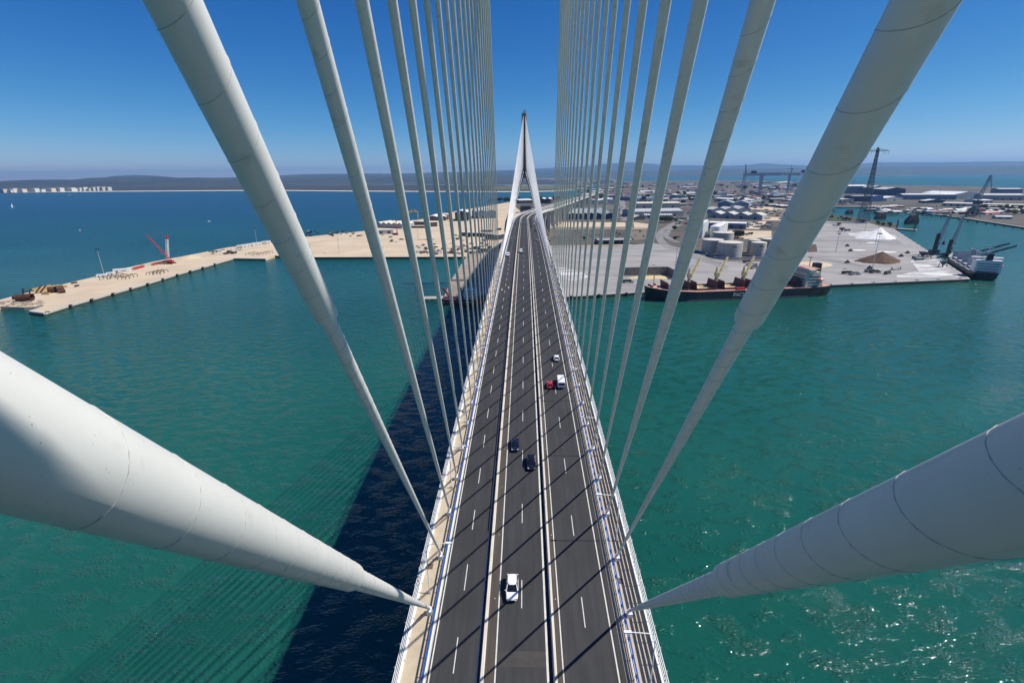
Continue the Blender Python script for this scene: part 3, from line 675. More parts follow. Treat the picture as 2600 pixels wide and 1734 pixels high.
sheet('sand_bank', [p3(1080, 570), p3(1400, 540), p3(1440, 560), p3(1180, 580)], 3.1, BEACH)
GRASSY = mat('green_marsh', (0.10, 0.105, 0.045), 0.95, var=0.2, scale=0.003, coord='World')
sheet('green_marsh', [(1250, 473), (1400, 472.5), (1490, 474), (1480, 478), (1400, 481.5), (1250, 482)], 1.2, GRASSY)
for pix in ([(250, 462), (460, 463), (460, 464), (250, 463)], [(700, 455), (1150, 452), (1150, 453.2), (700, 456)], [(2480, 427.5), (2560, 427), (2560, 428.5), (2480, 429)]):
    sheet('pale_field', pix, 1.6, BEACH)
def hills(name, ridge, d0, d1, M, seed):
    rnd = random.Random(seed); xs = [ridge[0][0] + (ridge[-1][0] - ridge[0][0]) * k / 150 for k in range(151)]
    base, top, mid, back = [], [], [], []
    ph = [rnd.uniform(0, 6.28) for _ in range(6)]
    for x in xs:
        for i in range(len(ridge) - 1):
            if ridge[i][0] <= x <= ridge[i + 1][0]: t = (x - ridge[i][0]) / (ridge[i + 1][0] - ridge[i][0]); yv = ridge[i][1] + (ridge[i + 1][1] - ridge[i][1]) * t; break
        yv += sum(math.sin(x / (90 / (k + 1.5)) + ph[k]) * .5 / (k + 1) for k in range(6))
        d = ray(x, yv); hl = math.hypot(d.x, d.y); ux, uy = d.x / hl, d.y / hl
        z = CAMZ + d.z / hl * d1
        base.append((ux * d0, uy * d0, 0)); mid.append((ux * (d0 * .55 + d1 * .45), uy * (d0 * .55 + d1 * .45), z * (.42 + .12 * math.sin(x / 37 + ph[0])))); top.append((ux * d1, uy * d1, z)); back.append((ux * (d1 * 1.25), uy * d1 * 1.25, 0))
    k = len(xs); mb = MB(); mb.add(base + mid + top + back, [(r * k + i, r * k + i + 1, (r + 1) * k + i + 1, (r + 1) * k + i) for r in range(3) for i in range(k - 1)])
    o = struct(name, mb, M, smooth=True); return o
hills('hills', [(-500, 466), (-200, 463), (0, 460), (90, 456.8), (190, 456.8), (215, 454), (290, 450), (420, 449), (455, 451.5), (590, 453), (700, 452), (1000, 449), (1300, 446)], 9500, 12500, HILLM, 3)
hills('hills', [(300, 455), (600, 450), (708, 446.5), (768, 443), (1000, 440.5), (1253, 436), (1330, 434.5), (1500, 435), (1700, 434), (1900, 430), (2100, 427), (2300, 424.5), (2600, 421), (2900, 417)], 15500, 19500, HILLM, 5)
hills('mountains', [(1150, 438), (1330, 431), (1420, 426), (1500, 420.5), (1540, 416), (1600, 412.5), (1650, 416), (1700, 421), (1850, 420.5), (1900, 419), (1940, 414), (2000, 419), (2060, 422), (2150, 419), (2233, 412.6), (2300, 412), (2400, 413), (2500, 411), (2600, 409.4), (2900, 405)], 27000, 31000, HILLM, 8)
hills('mountains', [(230, 458), (290, 447), (340, 444), (400, 447), (460, 453)], 20000, 24000, HILLM, 9)

# ------------------------------------------------------------------ buildings
def bm(nm, c, var=0.1): return mat('wall_' + nm, c, 0.75, var=var, scale=0.12)
WL = {'white': bm('white', (0.60, 0.585, 0.55)), 'grey': bm('grey', (0.34, 0.35, 0.35)), 'blue': bm('blue', (0.035, 0.10, 0.30)), 'bluegrey': bm('bluegrey', (0.16, 0.21, 0.29)), 'navy': bm('navy', (0.02, 0.045, 0.12)), 'cream': bm('cream', (0.60, 0.54, 0.42)), 'dark': bm('dark', (0.045, 0.045, 0.05)), 'brown': bm('brown', (0.14, 0.10, 0.075)), 'pink': bm('pink', (0.55, 0.30, 0.26))}
RF = {k: mat('roof_' + k, c, 0.6, var=0.09, scale=0.1) for k, c in {'white': (0.74, 0.74, 0.73), 'pale': (0.52, 0.51, 0.48), 'grey': (0.33, 0.34, 0.34), 'cream': (0.62, 0.57, 0.46), 'blue': (0.17, 0.24, 0.40), 'dark': (0.08, 0.08, 0.085), 'red': (0.30, 0.12, 0.08), 'pink': (0.62, 0.38, 0.34)}.items()}
DOORM = mat('shed_door', (0.05, 0.055, 0.065), 0.6); SKYL = mat('rooflight', (0.74, 0.76, 0.77), 0.4); SKYD = mat('dark_rooflight', (0.10, 0.11, 0.12), 0.4)
WINM = mat('far_window', (0.06, 0.075, 0.09), 0.15)
def shed(label, A, B, depth, h, rise=3.0, wall='grey', roof='white', bays=1, ridge='across', lights=None, doors=2, name='warehouse', cat='warehouse', group=None, windows=False, open_front=False, zb=2.9):
    """A, B: ground pixels of the wall that faces the camera (or ground points); depth away from it; ridge 'along' runs parallel to that wall"""
    A = G(A, zb) if isinstance(A, tuple) else A; B = G(B, zb) if isinstance(B, tuple) else B
    d = B - A; L = math.hypot(d.x, d.y); rz = math.atan2(d.y, d.x)
    t = thing(name, label, cat, (A.x, A.y, zb), rz, group)
    ov = .35
    if not open_front:
        wv = MB()
        if ridge == 'along': wv.loft([[(x, 0, -.5), (x, depth, -.5), (x, depth, h), (x, depth / 2, h + rise - .1), (x, 0, h)] for x in (0, L)])
        else:
            for k in range(bays):
                x0, x1 = L * k / bays, L * (k + 1) / bays - (.15 if k < bays - 1 else 0)
                wv.loft([[(x0, yy, -.5), (x1, yy, -.5), (x1, yy, h), ((x0 + x1) / 2, yy, h + rise - .1), (x0, yy, h)] for yy in (depth, 0)])
        wv.build('wall', WL[wall], t)
    else:
        wv = MB().box(0, L, depth - .3, depth, -.5, h); wv.build('wall', WL[wall], t)
        for k in range(int(L // 9) + 1): MB().beam((min(L - .3, k * 9 + .3), .4, -.5), (min(L - .3, k * 9 + .3), .4, h), .4).build('column', STEELG, t)
    th = .25
    if ridge == 'along':
        for s_ in (0, 1):
            y0, y1 = (-ov, depth / 2) if s_ == 0 else (depth / 2, depth + ov)
            z0, z1 = (h - ov * rise / depth * 2, h + rise) if s_ == 0 else (h + rise, h - ov * rise / depth * 2)
            q = MB().loft([[(x, y0, z0), (x, y1, z1), (x, y1, z1 + th), (x, y0, z0 + th)] for x in (-ov, L + ov)]).build('roof', RF[roof], t)
            if lights:
                nl, M_ = lights; lm = MB()
                for k in range(nl):
                    xc = L * (k + .5) / nl; wd = L / nl * .28
                    f0, f1 = (.18, .42) if s_ == 0 else (.58, .82)
                    for (fa, fb) in ((f0, f1),):
                        zz = lambda f: h + rise * (1 - abs(2 * f - 1)) + th + .06
                        mm = MB().add([(xc - wd, fa * depth, zz(fa)), (xc + wd, fa * depth, zz(fa)), (xc + wd, fb * depth, zz(fb)), (xc - wd, fb * depth, zz(fb))], [(0, 1, 2, 3)])
                        mm.build('rooflight', M_, q)
    else:
        for k in range(bays):
            x0, x1 = L * k / bays, L * (k + 1) / bays; xm = (x0 + x1) / 2
            e0 = ov if k == 0 else 0; e1 = ov if k == bays - 1 else 0
            rr = MB().loft([[(x0 - e0, yy, h), (xm, yy, h + rise), (x1 + e1, yy, h), (x1 + e1, yy, h + th), (xm, yy, h + rise + th), (x0 - e0, yy, h + th)] for yy in (depth + ov, -ov)]).build('roof', RF[roof], t)
            if lights:
                nl, M_ = lights
                for j in range(nl):
                    ya, yb = depth * (j + .25) / nl, depth * (j + .75) / nl; zz = lambda x: h + rise * (1 - abs(x - xm) / (xm - x0)) + th + .06
                    for (xa, xb) in ((x0 + (xm - x0) * .25, x0 + (xm - x0) * .8), (xm + (xm - x0) * .2, xm + (xm - x0) * .75)):
                        MB().add([(xa, ya, zz(xa)), (xb, ya, zz(xb)), (xb, yb, zz(xb)), (xa, yb, zz(xa))], [(0, 1, 2, 3)]).build('rooflight', M_, rr)
    if not open_front:
        for k in range(doors):
            xc = L * (k + .5) / doors; wd = min(3.2, L / doors * .3)
            MB().box(xc - wd, xc + wd, -.12, .05, -.3, min(h * .68, 6.5)).build('door', DOORM, t)
        if windows:
            nf = max(1, int(h // 3.2)); 
            for f in range(nf):
                MB().box(L * .06, L * .94, -.09, .05, f * 3.2 + 1.4, f * 3.2 + 2.7).build('window', WINM, t)
    return t
def P3(X, Y, f): return G(f(X, Y), 2.9)
shed('white roofed warehouse with blue grey front behind the white silos', p7(895, 262), p7(1745, 290), 34, 11, 1.6, 'bluegrey', 'white', ridge='along', doors=4)
shed('row of four pale gabled sheds behind the white roofed warehouse', c_(1790, 600), c_(2330, 623), 46, 10, 6, 'grey', 'pale', bays=4, doors=4)
shed('row of three pale gabled sheds behind the four gabled row', c_(1835, 556), c_(2215, 548), 46, 10, 6, 'grey', 'pale', bays=3, doors=3)
shed('very long hall with rows of striped rooflights and a dark blue front', p1(300, 1425), p1(1600, 1415), 210, 13, 3.5, 'navy', 'grey', bays=9, lights=(9, SKYL), doors=9)
shed('white twin gabled hall behind the striped rooflight hall', p1(860, 1085), p1(1640, 1075), 70, 14, 6, 'white', 'white', bays=2, doors=2)
shed('grey hall with slanting white rooflight stripes beside the estate street', p2(20, 1190), p2(1220, 1165), 75, 13, 6, 'grey', 'grey', ridge='along', lights=(22, SKYL), doors=3)
shed('long pale roofed store behind the striped grey hall', p2(160, 985), p2(1140, 975), 60, 15, 4, 'cream', 'cream', ridge='along', doors=3)
shed('hall with a wide blue roof behind the pale roofed store', p2(180, 830), p2(560, 815), 150, 12, 4, 'bluegrey', 'blue', ridge='along', doors=2)
shed('small arched grey shed in front of the striped grey hall', p2(100, 1262), p2(335, 1250), 26, 7, 4.5, 'dark', 'pale', bays=1, doors=1)
shed('low white shed with short dark rooflights by the service road', p2(325, 1215), p2(965, 1212), 26, 8, 2, 'white', 'white', ridge='along', lights=(12, SKYD), doors=3)
shed('open sided lorry shelter with a flat grey roof on the sand', q6(930, 592), q6(1440, 583), 26, 6.5, 1.0, 'grey', 'grey', ridge='along', open_front=True)
shed('large grey hangar with a sweeping pale roof behind the gabled sheds', p3(-260, 1165), p3(450, 1178), 70, 17, 7, 'bluegrey', 'grey', bays=2, doors=2)
shed('long white roofed store beside the large grey hangar', p3(-330, 1010), p3(500, 1060), 40, 12, 3, 'white', 'white', ridge='along')
shed('tall plain white block rising above the estate', p2(2000, 765), p2(2210, 765), 26, 27, .6, 'white', 'white', doors=1, name='building', cat='building', windows=False)
shed('blue grey panelled block in the middle of the estate', p2(1040, 770), p2(1260, 765), 40, 17, 1, 'bluegrey', 'white', doors=2, windows=True, name='building', cat='building')
# across the dock basin
shed('very long blue grey shipyard hall with a white roof behind the lattice tower', p4(380, 655), p4(1010, 650), 90, 37, 5, 'bluegrey', 'white', ridge='along', doors=4)
shed('gable ended blue grey shipyard hall beside the lattice tower', p4(1110, 665), p4(1390, 662), 120, 31, 9, 'bluegrey', 'pale', doors=1)
shed('dark gabled shipyard hall with a pale side door', p4(1400, 705), p4(1870, 700), 90, 29, 8, 'navy', 'pale', bays=1, doors=2)
shed('bright blue box shed on the far bank of the dock', p4(1085, 838), p4(1360, 832), 40, 21, 1, 'blue', 'white', doors=1)
shed('dark blue shed next to the bright blue box shed', p4(690, 838), p4(985, 835), 60, 20, 1.5, 'navy', 'grey', ridge='along', doors=2)
shed('white arched hangar with a dark mouth on the far bank', p4(1450, 822), p4(1815, 815), 45, 11, 6, 'white', 'white', bays=1, doors=1)
shed('small grey block on the edge of the dock basin', p4(415, 868), p4(685, 862), 30, 13, 1, 'grey', 'white', doors=2, windows=True, name='building', cat='building')
shed('long blue grey hall with two white roof strips on the far bank', p5(-450, 790), p5(790, 790), 55, 19, 3, 'bluegrey', 'white', ridge='along', doors=8)
shed('wide blue grey gabled assembly hall on the far bank', p5(790, 785), p5(1265, 765), 130, 21, 7, 'bluegrey', 'white', bays=1, doors=2)
shed('low white complex of joined roofs near the far quay', p5(455, 930), p5(1205, 955), 60, 9, 2, 'white', 'cream', ridge='along', doors=5)
shed('very long low shed with a cream roof near the far quay', p5(1320, 955), p5(2330, 975), 26, 8, 2, 'cream', 'cream', ridge='along', doors=8)
shed('white roofed store behind the long cream roofed shed', p5(1330, 870), p5(1640, 865), 60, 9, 2, 'white', 'white', ridge='along', doors=3)
shed('grey hall with a low gable on the far bank', p5(1380, 800), p5(2340, 805), 70, 18, 5, 'grey', 'pale', ridge='along', doors=5)
shed('tall square grey shop with a white roof at the end of the far bank', p5(1740, 690), p5(2290, 690), 60, 27, 2, 'bluegrey', 'white', ridge='along', doors=2)
shed('small white gabled store among the far bank sheds', p5(70, 870), p5(540, 865), 30, 8, 4, 'dark', 'white', bays=1, doors=1)
shed('low shed with a pink roof near the far quay', p5(1470, 1140), p5(1920, 1110), 24, 5, 2, 'pink', 'pink', ridge='along', doors=2)
shed('low grey shed with a pale roof by the far quay edge', p5(1700, 1230), p5(2080, 1235), 18, 5, 1.5, 'grey', 'white', ridge='along', doors=2)
# on the sandy wharf
def WB(X, Y): return q1(X, Y)
shed('grey shed with a stepped saw tooth roof on the sandy wharf', WB(170, 512), WB(600, 530), 45, 9, 4, 'grey', 'cream', bays=5, doors=0)
shed('low grey store in front of the saw tooth shed', WB(180, 622), WB(445, 612), 20, 8, 1.2, 'grey', 'cream', ridge='along', doors=2)
shed('long brown store with a pale roof below the yellow gantry', WB(725, 470), WB(960, 478), 26, 9, 1.5, 'brown', 'cream', ridge='along', doors=0)
shed('pale flat topped store in front of the long brown store', WB(730, 520), WB(970, 520), 14, 5, .6, 'brown', 'cream', ridge='along', doors=2)
shed('dark doored small store on the sandy wharf', WB(1050, 500), WB(1180, 492), 22, 10, 1.2, 'dark', 'cream', ridge='along', doors=1)
shed('wide pale roofed warehouse at the seaward edge of the wharf', WB(1035, 398), WB(1320, 395), 60, 10, 3, 'brown', 'white', bays=2, doors=2)
shed('pale warehouse with a pink end wall on the wharf', WB(1250, 385), WB(1420, 380), 60, 11, 3, 'pink', 'cream', bays=1, doors=1)
shed('large dark fronted warehouse behind the stay cables on the wharf', WB(1475, 405), WB(1690, 402), 70, 22, 4, 'dark', 'white', bays=1, doors=1)
shed('blue grey hall with a pale roof near the far end of the wharf', WB(1840, 365), WB(2160, 355), 90, 18, 4, 'bluegrey', 'pale', bays=2, doors=2)
shed('long low dark office row in the middle of the wharf', WB(1560, 650), WB(2060, 670), 16, 7, .8, 'dark', 'cream', ridge='along', doors=4)
shed('low dark store close to the shadow of the bridge', WB(2170, 720), WB(2290, 700), 30, 9, 1, 'dark', 'cream', ridge='along', doors=1)
for j, (X0, X1, Y_) in enumerate(((1900, 2080, 585), (1760, 1860, 870), (2010, 2060, 860), (2170, 2230, 555), (1880, 2000, 905))):
    shed(('low dark shed with a cream roof between the office row and the bridge', 'dark stacked store near the wharf corner', 'small dark hut near the wharf corner', 'low pale roofed hut under the far stays', 'pair of pale roofed huts near the wharf corner')[j], WB(X0, Y_), WB(X1, Y_), 12, 4.5, .6, 'dark', 'cream', ridge='along', doors=1)
shed('grey store behind the far pylon beside the curving viaduct', (1321, 541), (1347, 541), 40, 20, 3, 'dark', 'dark', ridge='along', doors=3)
shed('pale roofed shed at the water end of the wharf seen past the far pylon', (1318, 517), (1352, 516), 60, 12, 4, 'dark', 'white', ridge='along', doors=2)
shed('dark sided shed with a white roof right of the far pylon', (1368, 517), (1398, 517), 60, 17, 4, 'dark', 'white', bays=2, doors=2)
# smaller estate sheds, one mesh kind for all
rs = random.Random(21)
shed_kinds = [('white', 'white'), ('grey', 'pale'), ('cream', 'cream'), ('bluegrey', 'white'), ('dark', 'grey'), ('brown', 'pale'), ('white', 'red')]
WN = {'white': 'white', 'grey': 'grey', 'pale': 'pale grey', 'cream': 'cream', 'bluegrey': 'blue grey', 'dark': 'dark', 'brown': 'brown', 'red': 'red', 'navy': 'navy'}
def scatter(nm, label, group, cat, n_, xr, yr, hr, wr, dr, pick):
    for k in range(n_):
        px, py = rs.uniform(*xr), rs.uniform(*yr)
        A = G((px, py), 2.9); wv = rs.uniform(*wr); an = rs.choice((0.1, 0.2, -1.2, 0.15)) + rs.uniform(-.06, .06)
        B = A + Vector((math.cos(an) * wv, math.sin(an) * wv, 0))
        wl_, rf_ = pick(rs)
        shed(label.format(w=WN[wl_], r=WN[rf_]), A, B, rs.uniform(*dr), rs.uniform(*hr), rs.uniform(.8, 3), wl_, rf_, ridge=rs.choice(('along', 'across')), doors=1, group=group, name=nm, cat=cat)
scatter('estate_shed', '{w} walled shed with a {r} roof among the industrial estate', 'smaller sheds of the industrial estate', 'shed', 150, (1450, 2010), (464, 512), (6, 12), (30, 100), (20, 55), lambda r: r.choice(shed_kinds))
scatter('estate_shed', '{w} walled shed with a {r} roof among the industrial estate', 'smaller sheds of the industrial estate', 'shed', 26, (1690, 1990), (505, 530), (5, 9), (20, 40), (14, 26), lambda r: r.choice(shed_kinds))
scatter('quay_shed', 'low {w} hut with a {r} roof in the clutter along the far quay', 'low huts along the far quay', 'hut', 60, (2200, 2600), (527, 545), (4, 7), (12, 34), (10, 18), lambda r: r.choice(shed_kinds))
scatter('town_house', 'white house with a {r} roof in the distant town across the channel', 'houses of the distant town', 'house', 70, (1390, 1570), (446, 466), (9, 16), (40, 110), (30, 60), lambda r: ('white', r.choice(('white', 'cream', 'red'))))
scatter('shore_works', 'pale works building on the far shore of the bay', 'works on the far shore of the bay', 'building', 14, (2165, 2310), (438, 443), (14, 24), (120, 300), (60, 90), lambda r: ('white', 'white'))
scatter('shore_store', 'low white store behind the seafront flats', 'stores behind the seafront flats', 'building', 22, (-10, 290), (471, 474.5), (12, 20), (90, 260), (50, 80), lambda r: ('white', 'white'))
# seafront flats
q5 = K(0, 430, 7.837)
flats = [(0, 90, 45), (110, 235, 36), (205, 290, 52), (310, 470, 44), (540, 720, 50), (730, 850, 34), (860, 1050, 48), (1060, 1220, 52), (1240, 1450, 50), (1460, 1530, 38), (1540, 1610, 48), (1630, 1690, 54), (1700, 1790, 34), (1790, 1880, 52), (1890, 1960, 56), (1965, 2060, 54), (2090, 2170, 50)]
for j, (x0, x1, hh) in enumerate(flats):
    yb = 468 - (x0 + x1) / 2 * .0185
    A = G(q5(x0, yb), 1.0); B = G(q5(x1 - 12, yb - .2), 1.0)
    B = A + (B - A)
    shed('white seafront block of flats above the distant beach', A, B, 40, hh * .72, .5, 'white' if j % 3 else 'cream', 'white', doors=0, windows=True, name='apartment_block', cat='building', group='seafront flats', zb=1.0)
# boats on the bay
def boat(nm, label, cat, loc, L, rz, sail=False):
    t = thing(nm, label, cat, loc, rz)
    hull = [[(-L * .5, -L * .14, .9), (-L * .5, L * .14, .9), (-L * .5, L * .1, -.2), (-L * .5, -L * .1, -.2)], [(0, -L * .16, 1.0), (0, L * .16, 1.0), (0, L * .1, -.3), (0, -L * .1, -.3)], [(L * .5, -.1, 1.4), (L * .5, .1, 1.4), (L * .42, .05, -.2), (L * .42, -.05, -.2)]]
    MB().loft(hull).build('hull', WHITE, t)
    if sail:
        MB().tube((0, 0, .8), (0, 0, L * 1.5), .12, .08, 6).build('mast', STEELG, t)
        MB().loft([[(-L * .42, -.05, 1.8), (-.2, -.05, 1.8), (-.2, .05, 1.8), (-L * .42, .05, 1.8)], [(-.25, -.02, L * 1.48), (-.2, -.02, L * 1.48), (-.2, .02, L * 1.48), (-.25, .02, L * 1.48)]]).build('sail', WHITE, t)
    else: MB().box(-L * .25, L * .12, -L * .1, L * .1, .9, 2.6).build('cabin', WHITE, t)
    return t
boat('sailing_boat', 'white sailing boat alone on the open bay', 'boat', G((33, 527), 0), 13, R(70), True)
boat('motor_boat', 'small white motor boat off the seafront flats', 'boat', G((177, 496), 0), 26, R(10))
boat('motor_boat', 'small white motor boat out beyond the sandy wharf', 'boat', G((531, 563), 0), 9, R(30))
boat('motor_boat', 'tiny white launch between the sailing boat and the red crane', 'boat', G((203, 586), 0), 5, R(20))
# ------------------------------------------------------------------ port: tanks, silos, walls, heaps, masts
TANKM = mat('tank_steel', (0.43, 0.42, 0.38), 0.6, var=0.1, scale=0.15, stretch=(1, 1, .2)); TANKR = mat('tank_roof', (0.60, 0.57, 0.49), 0.6, var=0.08, scale=0.2)
SILO = mat('silo_white', (0.74, 0.74, 0.73), 0.5, var=0.06, scale=0.2)
def tank(label, base, rad, h, M=TANKM, MR=TANKR, cone=1.8, ring=True, name='storage_tank', cat='tank', group=None, mark=False):
    b = G(base, 3.0) if isinstance(base, tuple) else base
    t = thing(name, label, cat, (b.x, b.y, 3.0), 0, group)
    smooth_angle(MB().lathe([(rad, -.3), (rad, h)], 40).build('shell', M, t), 40)
    smooth_angle(MB().lathe([(rad + .12, h - .05), (rad + .12, h + .25), (rad * .55, h + cone * .62), (.6, h + cone)], 40).build('roof', MR, t), 40)
    if ring:
        for k in range(1, 4): smooth_angle(MB().lathe([(rad + .02, h * k / 4 - .12), (rad + .10, h * k / 4 - .12), (rad + .10, h * k / 4 + .12), (rad + .02, h * k / 4 + .12)], 40).build('stiffener', M, t), 40)
    st_ = MB()                                  # spiral stair
    for k in range(26):
        a0 = -2.2 + k * .055; st_.box(*sorted((math.cos(a0) * (rad + .1), math.cos(a0) * (rad + .9))), *sorted((math.sin(a0) * (rad + .1) - .3, math.sin(a0) * (rad + .9) + .3)), h * k / 26, h * k / 26 + .2)
    st_.build('stair', STEELG, t)
    if mark:
        for dx in (-1.5, 1.2): MB().box(dx - 1.1, dx + 1.1, -rad - .18, -rad + .6, h * .74, h * .74 + 1.3).build('painted_mark', DARK, t)
    return t
def off(px, dy): v = G(px, 3.0); d = Vector((v.x - CAMX, v.y, 0)).normalized(); return v + d * dy
tank('broad grey storage tank with a shallow dome behind the blue kerb', off(p7(1360, 950), 16), 16, 19.5, mark=True)
tank('grey storage tank half hidden by the broad one beside it', off(p7(965, 862), 15), 14.5, 19, mark=False)
tank('low wide grey tank in front of the white silos', off(p7(1220, 545), 14), 17, 12)
tank('narrow grey storage tank with a dark sign by the ship crane', off(p7(2010, 922), 10), 10, 18.5, mark=True)
tank('grey tank peeping out behind the narrow one', off(p7(1900, 860), 9), 8, 19)
tank('darker grey tank at the right end of the tank yard', off(p7(2260, 840), 12), 11, 19, bm('tankdark', (0.26, 0.25, 0.23)))
for k in range(4):
    tank('tall white silo with a cone top in the row behind the tanks', G(p7(1070 + 52 * k, 478 - 24 * k), 3.0) + Vector((0, 6, 0)), 9.5 - .2 * k, 19 + .5 * k, SILO, SILO, 3.2, False, 'silo', 'silo', 'white silos behind the tanks')
for k in range(4):
    tank('slim white silo standing beside the gabled silo row', G(p7(735 + 32 * k, 500 - 18 * k), 3.0) + Vector((0, 6, 0)), 4.4, 27, SILO, SILO, 2.0, False, 'silo', 'silo', 'slim white silos')
KERB = mat('blue_grey_kerb', (0.22, 0.27, 0.36), 0.8, var=0.08, scale=.1)
kb = thing('bund_wall', 'low blue grey bund wall curving round the storage tanks', 'wall')
g = [G(p, 3.0) for p in (p7(600, 790), p7(860, 880), p7(1060, 960), p7(1280, 980), p7(1600, 975), p7(2130, 965))]
for i in range(len(g) - 1): MB().beam(g[i] + Vector((0, 0, .9)), g[i + 1] + Vector((0, 0, .9)), 1.2, 2.2).build('wall_section', KERB, kb)
BLK = mat('block_wall', (0.20, 0.195, 0.18), 0.9, var=0.2, scale=0.2)
def block_wall(label, A, B, h, nb):
    A = G(A, 3.1); B = G(B, 3.1); t = thing('retaining_wall', label, 'wall'); d = (B - A) / nb
    for r_ in range(2):
        for k in range(nb):
            p = A + d * (k + .02) + Vector((0, 0, h * (r_ + .5) / 2 - .02)); q = A + d * (k + .98) + Vector((0, 0, h * (r_ + .5) / 2 - .02))
            MB().beam(p, q, 1.0 + .12 * ((k + r_) % 2), h / 2 - .12).build('concrete_panel', BLK, t)
    return t
block_wall('long dark concrete panel wall round a grain heap on the quay', q6(1245, 1062), q6(1965, 1046), 9.6, 13)
block_wall('short return of the dark concrete panel wall by the moored bulk carrier', q6(1968, 1046), q6(2085, 1112), 9.6, 4)
def heap(nm, label, cpx, rx, ry, h, M, seed):
    c = G(cpx, 3.1); rnd = random.Random(seed); mb = MB(); rings = []; N = 40
    ph = [rnd.uniform(0, 6.28) for _ in range(8)]
    for k in range(9):
        f = k / 8; rr = (1 - f) ** 1.1 * .96 + .04; ring = []
        for i in range(N):
            a = 2 * math.pi * i / N; wob = 1 + .12 * math.sin(2 * a + ph[0]) + .09 * math.sin(3 * a + ph[1] + f) + .06 * math.sin(7 * a + ph[2] + 2 * f) * (1 - f) + .04 * math.sin(13 * a + ph[5]) * (1 - f) + rnd.uniform(-.035, .035)
            ring.append((c.x + math.cos(a) * rx * rr * wob + f * rx * .15 * math.sin(ph[3]), c.y + math.sin(a) * ry * rr * wob, 3.05 + h * (f ** .95) * (1 + .03 * math.sin(5 * a + ph[4]))))
        rings.append(ring)
    o = mb.loft(rings).build(nm, M); smooth_angle(o, 60); return tag(o, label, nm.replace('_', ' ').split()[-1])
SALTM = mat('salt_white', (0.80, 0.80, 0.79), 0.8, var=0.05, scale=.2, coord='World', bump=.4, bscale=.6)
GRAIN = mat('grain', (0.60, 0.46, 0.24), 0.9, var=0.1, scale=.2, coord='World')
heap('salt_heap', 'tall white salt heap on the grey quay', p8(1590, 305), 30, 24, 17, SALTM, 1)
heap('ore_heap', 'red brown ore heap on the grey quay behind parked lorries', p8(1630, 640), 29, 17, 12.5, BROWN, 2)
heap('grain_heap', 'low yellow grain heap inside the concrete panel wall', q6(1750, 1085), 24, 11, 2.2, GRAIN, 3)
heap('sand_heap', 'pale sand heap beyond the red crawler crane', q2(820, 440), 14, 18, 4, SAND, 4)
for j, (X, Y, M_) in enumerate(((1350, 478, SALTM), (1700, 500, SALTM), (1790, 505, SALTM), (1530, 372, SALTM))):
    heap('salt_spillage', ('small scatter of salt behind the ore heap', 'streak of salt on the quay past the ore heap', 'low ridge of salt beside the salt streak', 'thin patch of salt at the foot of a light mast')[j], p8(X, Y), 9, 5, .7, M_, 30 + j)
# light masts
def mast(label, base, h, group, head='ring', M=STEELG):
    b = G(base, 3.0); t = thing('light_mast', label, 'light mast', (b.x, b.y, 2.9), 0, group)
    MB().tube((0, 0, 0), (0, 0, h), .42, .2, 10).build('pole', M, t)
    hd_ = MB(); hd_.lathe([(1.6, h - .6), (1.9, h - .3), (1.9, h), (1.5, h + .3)], 12)
    for k in range(6):
        a = k * math.pi / 3; hd_.box(math.cos(a) * 1.9 - .35, math.cos(a) * 1.9 + .35, math.sin(a) * 1.9 - .35, math.sin(a) * 1.9 + .35, h - 1.1, h - .3)
    hd_.build('lamp_ring', DARK, t); MB().box(-.6, .6, -.6, .6, 0, .8).build('base', CONC, t)
    return t
for px, h, lb in ((p8(1538, 745), 42, 'tall grey light mast rising before the ore heap'), (p8(1020, 498), 26, 'grey light mast between the ore stain and the ore heap'), (p8(1582, 385), 31, 'grey light mast in front of the salt heap'), (p8(1430, 212), 26, 'grey light mast just behind the salt heap'), (p8(1312, 110), 22, 'grey light mast at the edge of the green bank'),
                  (q6(2090, 900), 36, 'thin grey light mast behind the concrete panel wall'), (p7(1600, 1065), 32, 'grey light mast beside the tank yard bund'), (q3(1550, 210), 31, 'pale light mast at the outer end of the sandy wharf'), (q2(1835, 215), 27, 'pale light mast on the sandy wharf past the crane'),
                  (q1(862, 722), 25, 'thin light mast in the middle of the sandy wharf'), (b_(610, 680), 30, 'thin light mast at the water edge of the sandy wharf'),
                  (p4(625, 700), 66, 'very tall dark light mast in front of the long shipyard hall'), (p4(1450, 720), 60, 'very tall dark light mast beside the white arched hangar'), (p5(330, 990), 56, 'very tall dark light mast on the far quay'), (p3(830, 1060), 62, 'very tall grey light mast in the shipyard')):
    mast(lb, px, h, None, M=DARK if 'dark' in lb else STEELG)
# lattice power tower of the bay crossing: conical shell of many bars with a wide cross-arm
TOWM = mat('tower_steel', (0.13, 0.15, 0.17), 0.5, 0.3, scale=.2)
tb = G((2190, 566), 3.0); HT = 154.0
tw = thing('power_tower', 'conical lattice power tower with a wide cross arm by the dock basin', 'tower', (tb.x, tb.y, 3.0))
def rad_at(z): f = z / HT; return 10.3 * (1 - f) ** 1.6 + 2.9
levels = [HT * (k / 34) ** .97 for k in range(35)]; NB = 20
rg = MB(); dg = MB()
for k, z in enumerate(levels):
    r_ = rad_at(z)
    for i in range(NB):
        a0, a1 = 2 * math.pi * i / NB, 2 * math.pi * (i + 1) / NB
        p = (math.cos(a0) * r_, math.sin(a0) * r_, z); q = (math.cos(a1) * r_, math.sin(a1) * r_, z); rg.beam(p, q, .30)
        if k < 34:
            r2 = rad_at(levels[k + 1]); dg.beam(p, (math.cos(a0) * r2, math.sin(a0) * r2, levels[k + 1]), .34)
            b_r = a1 if k % 2 else a0; b_s = a0 if k % 2 else a1
            dg.beam((math.cos(b_r) * r_, math.sin(b_r) * r_, z), (math.cos(b_s) * r2, math.sin(b_s) * r2, levels[k + 1]), .2)
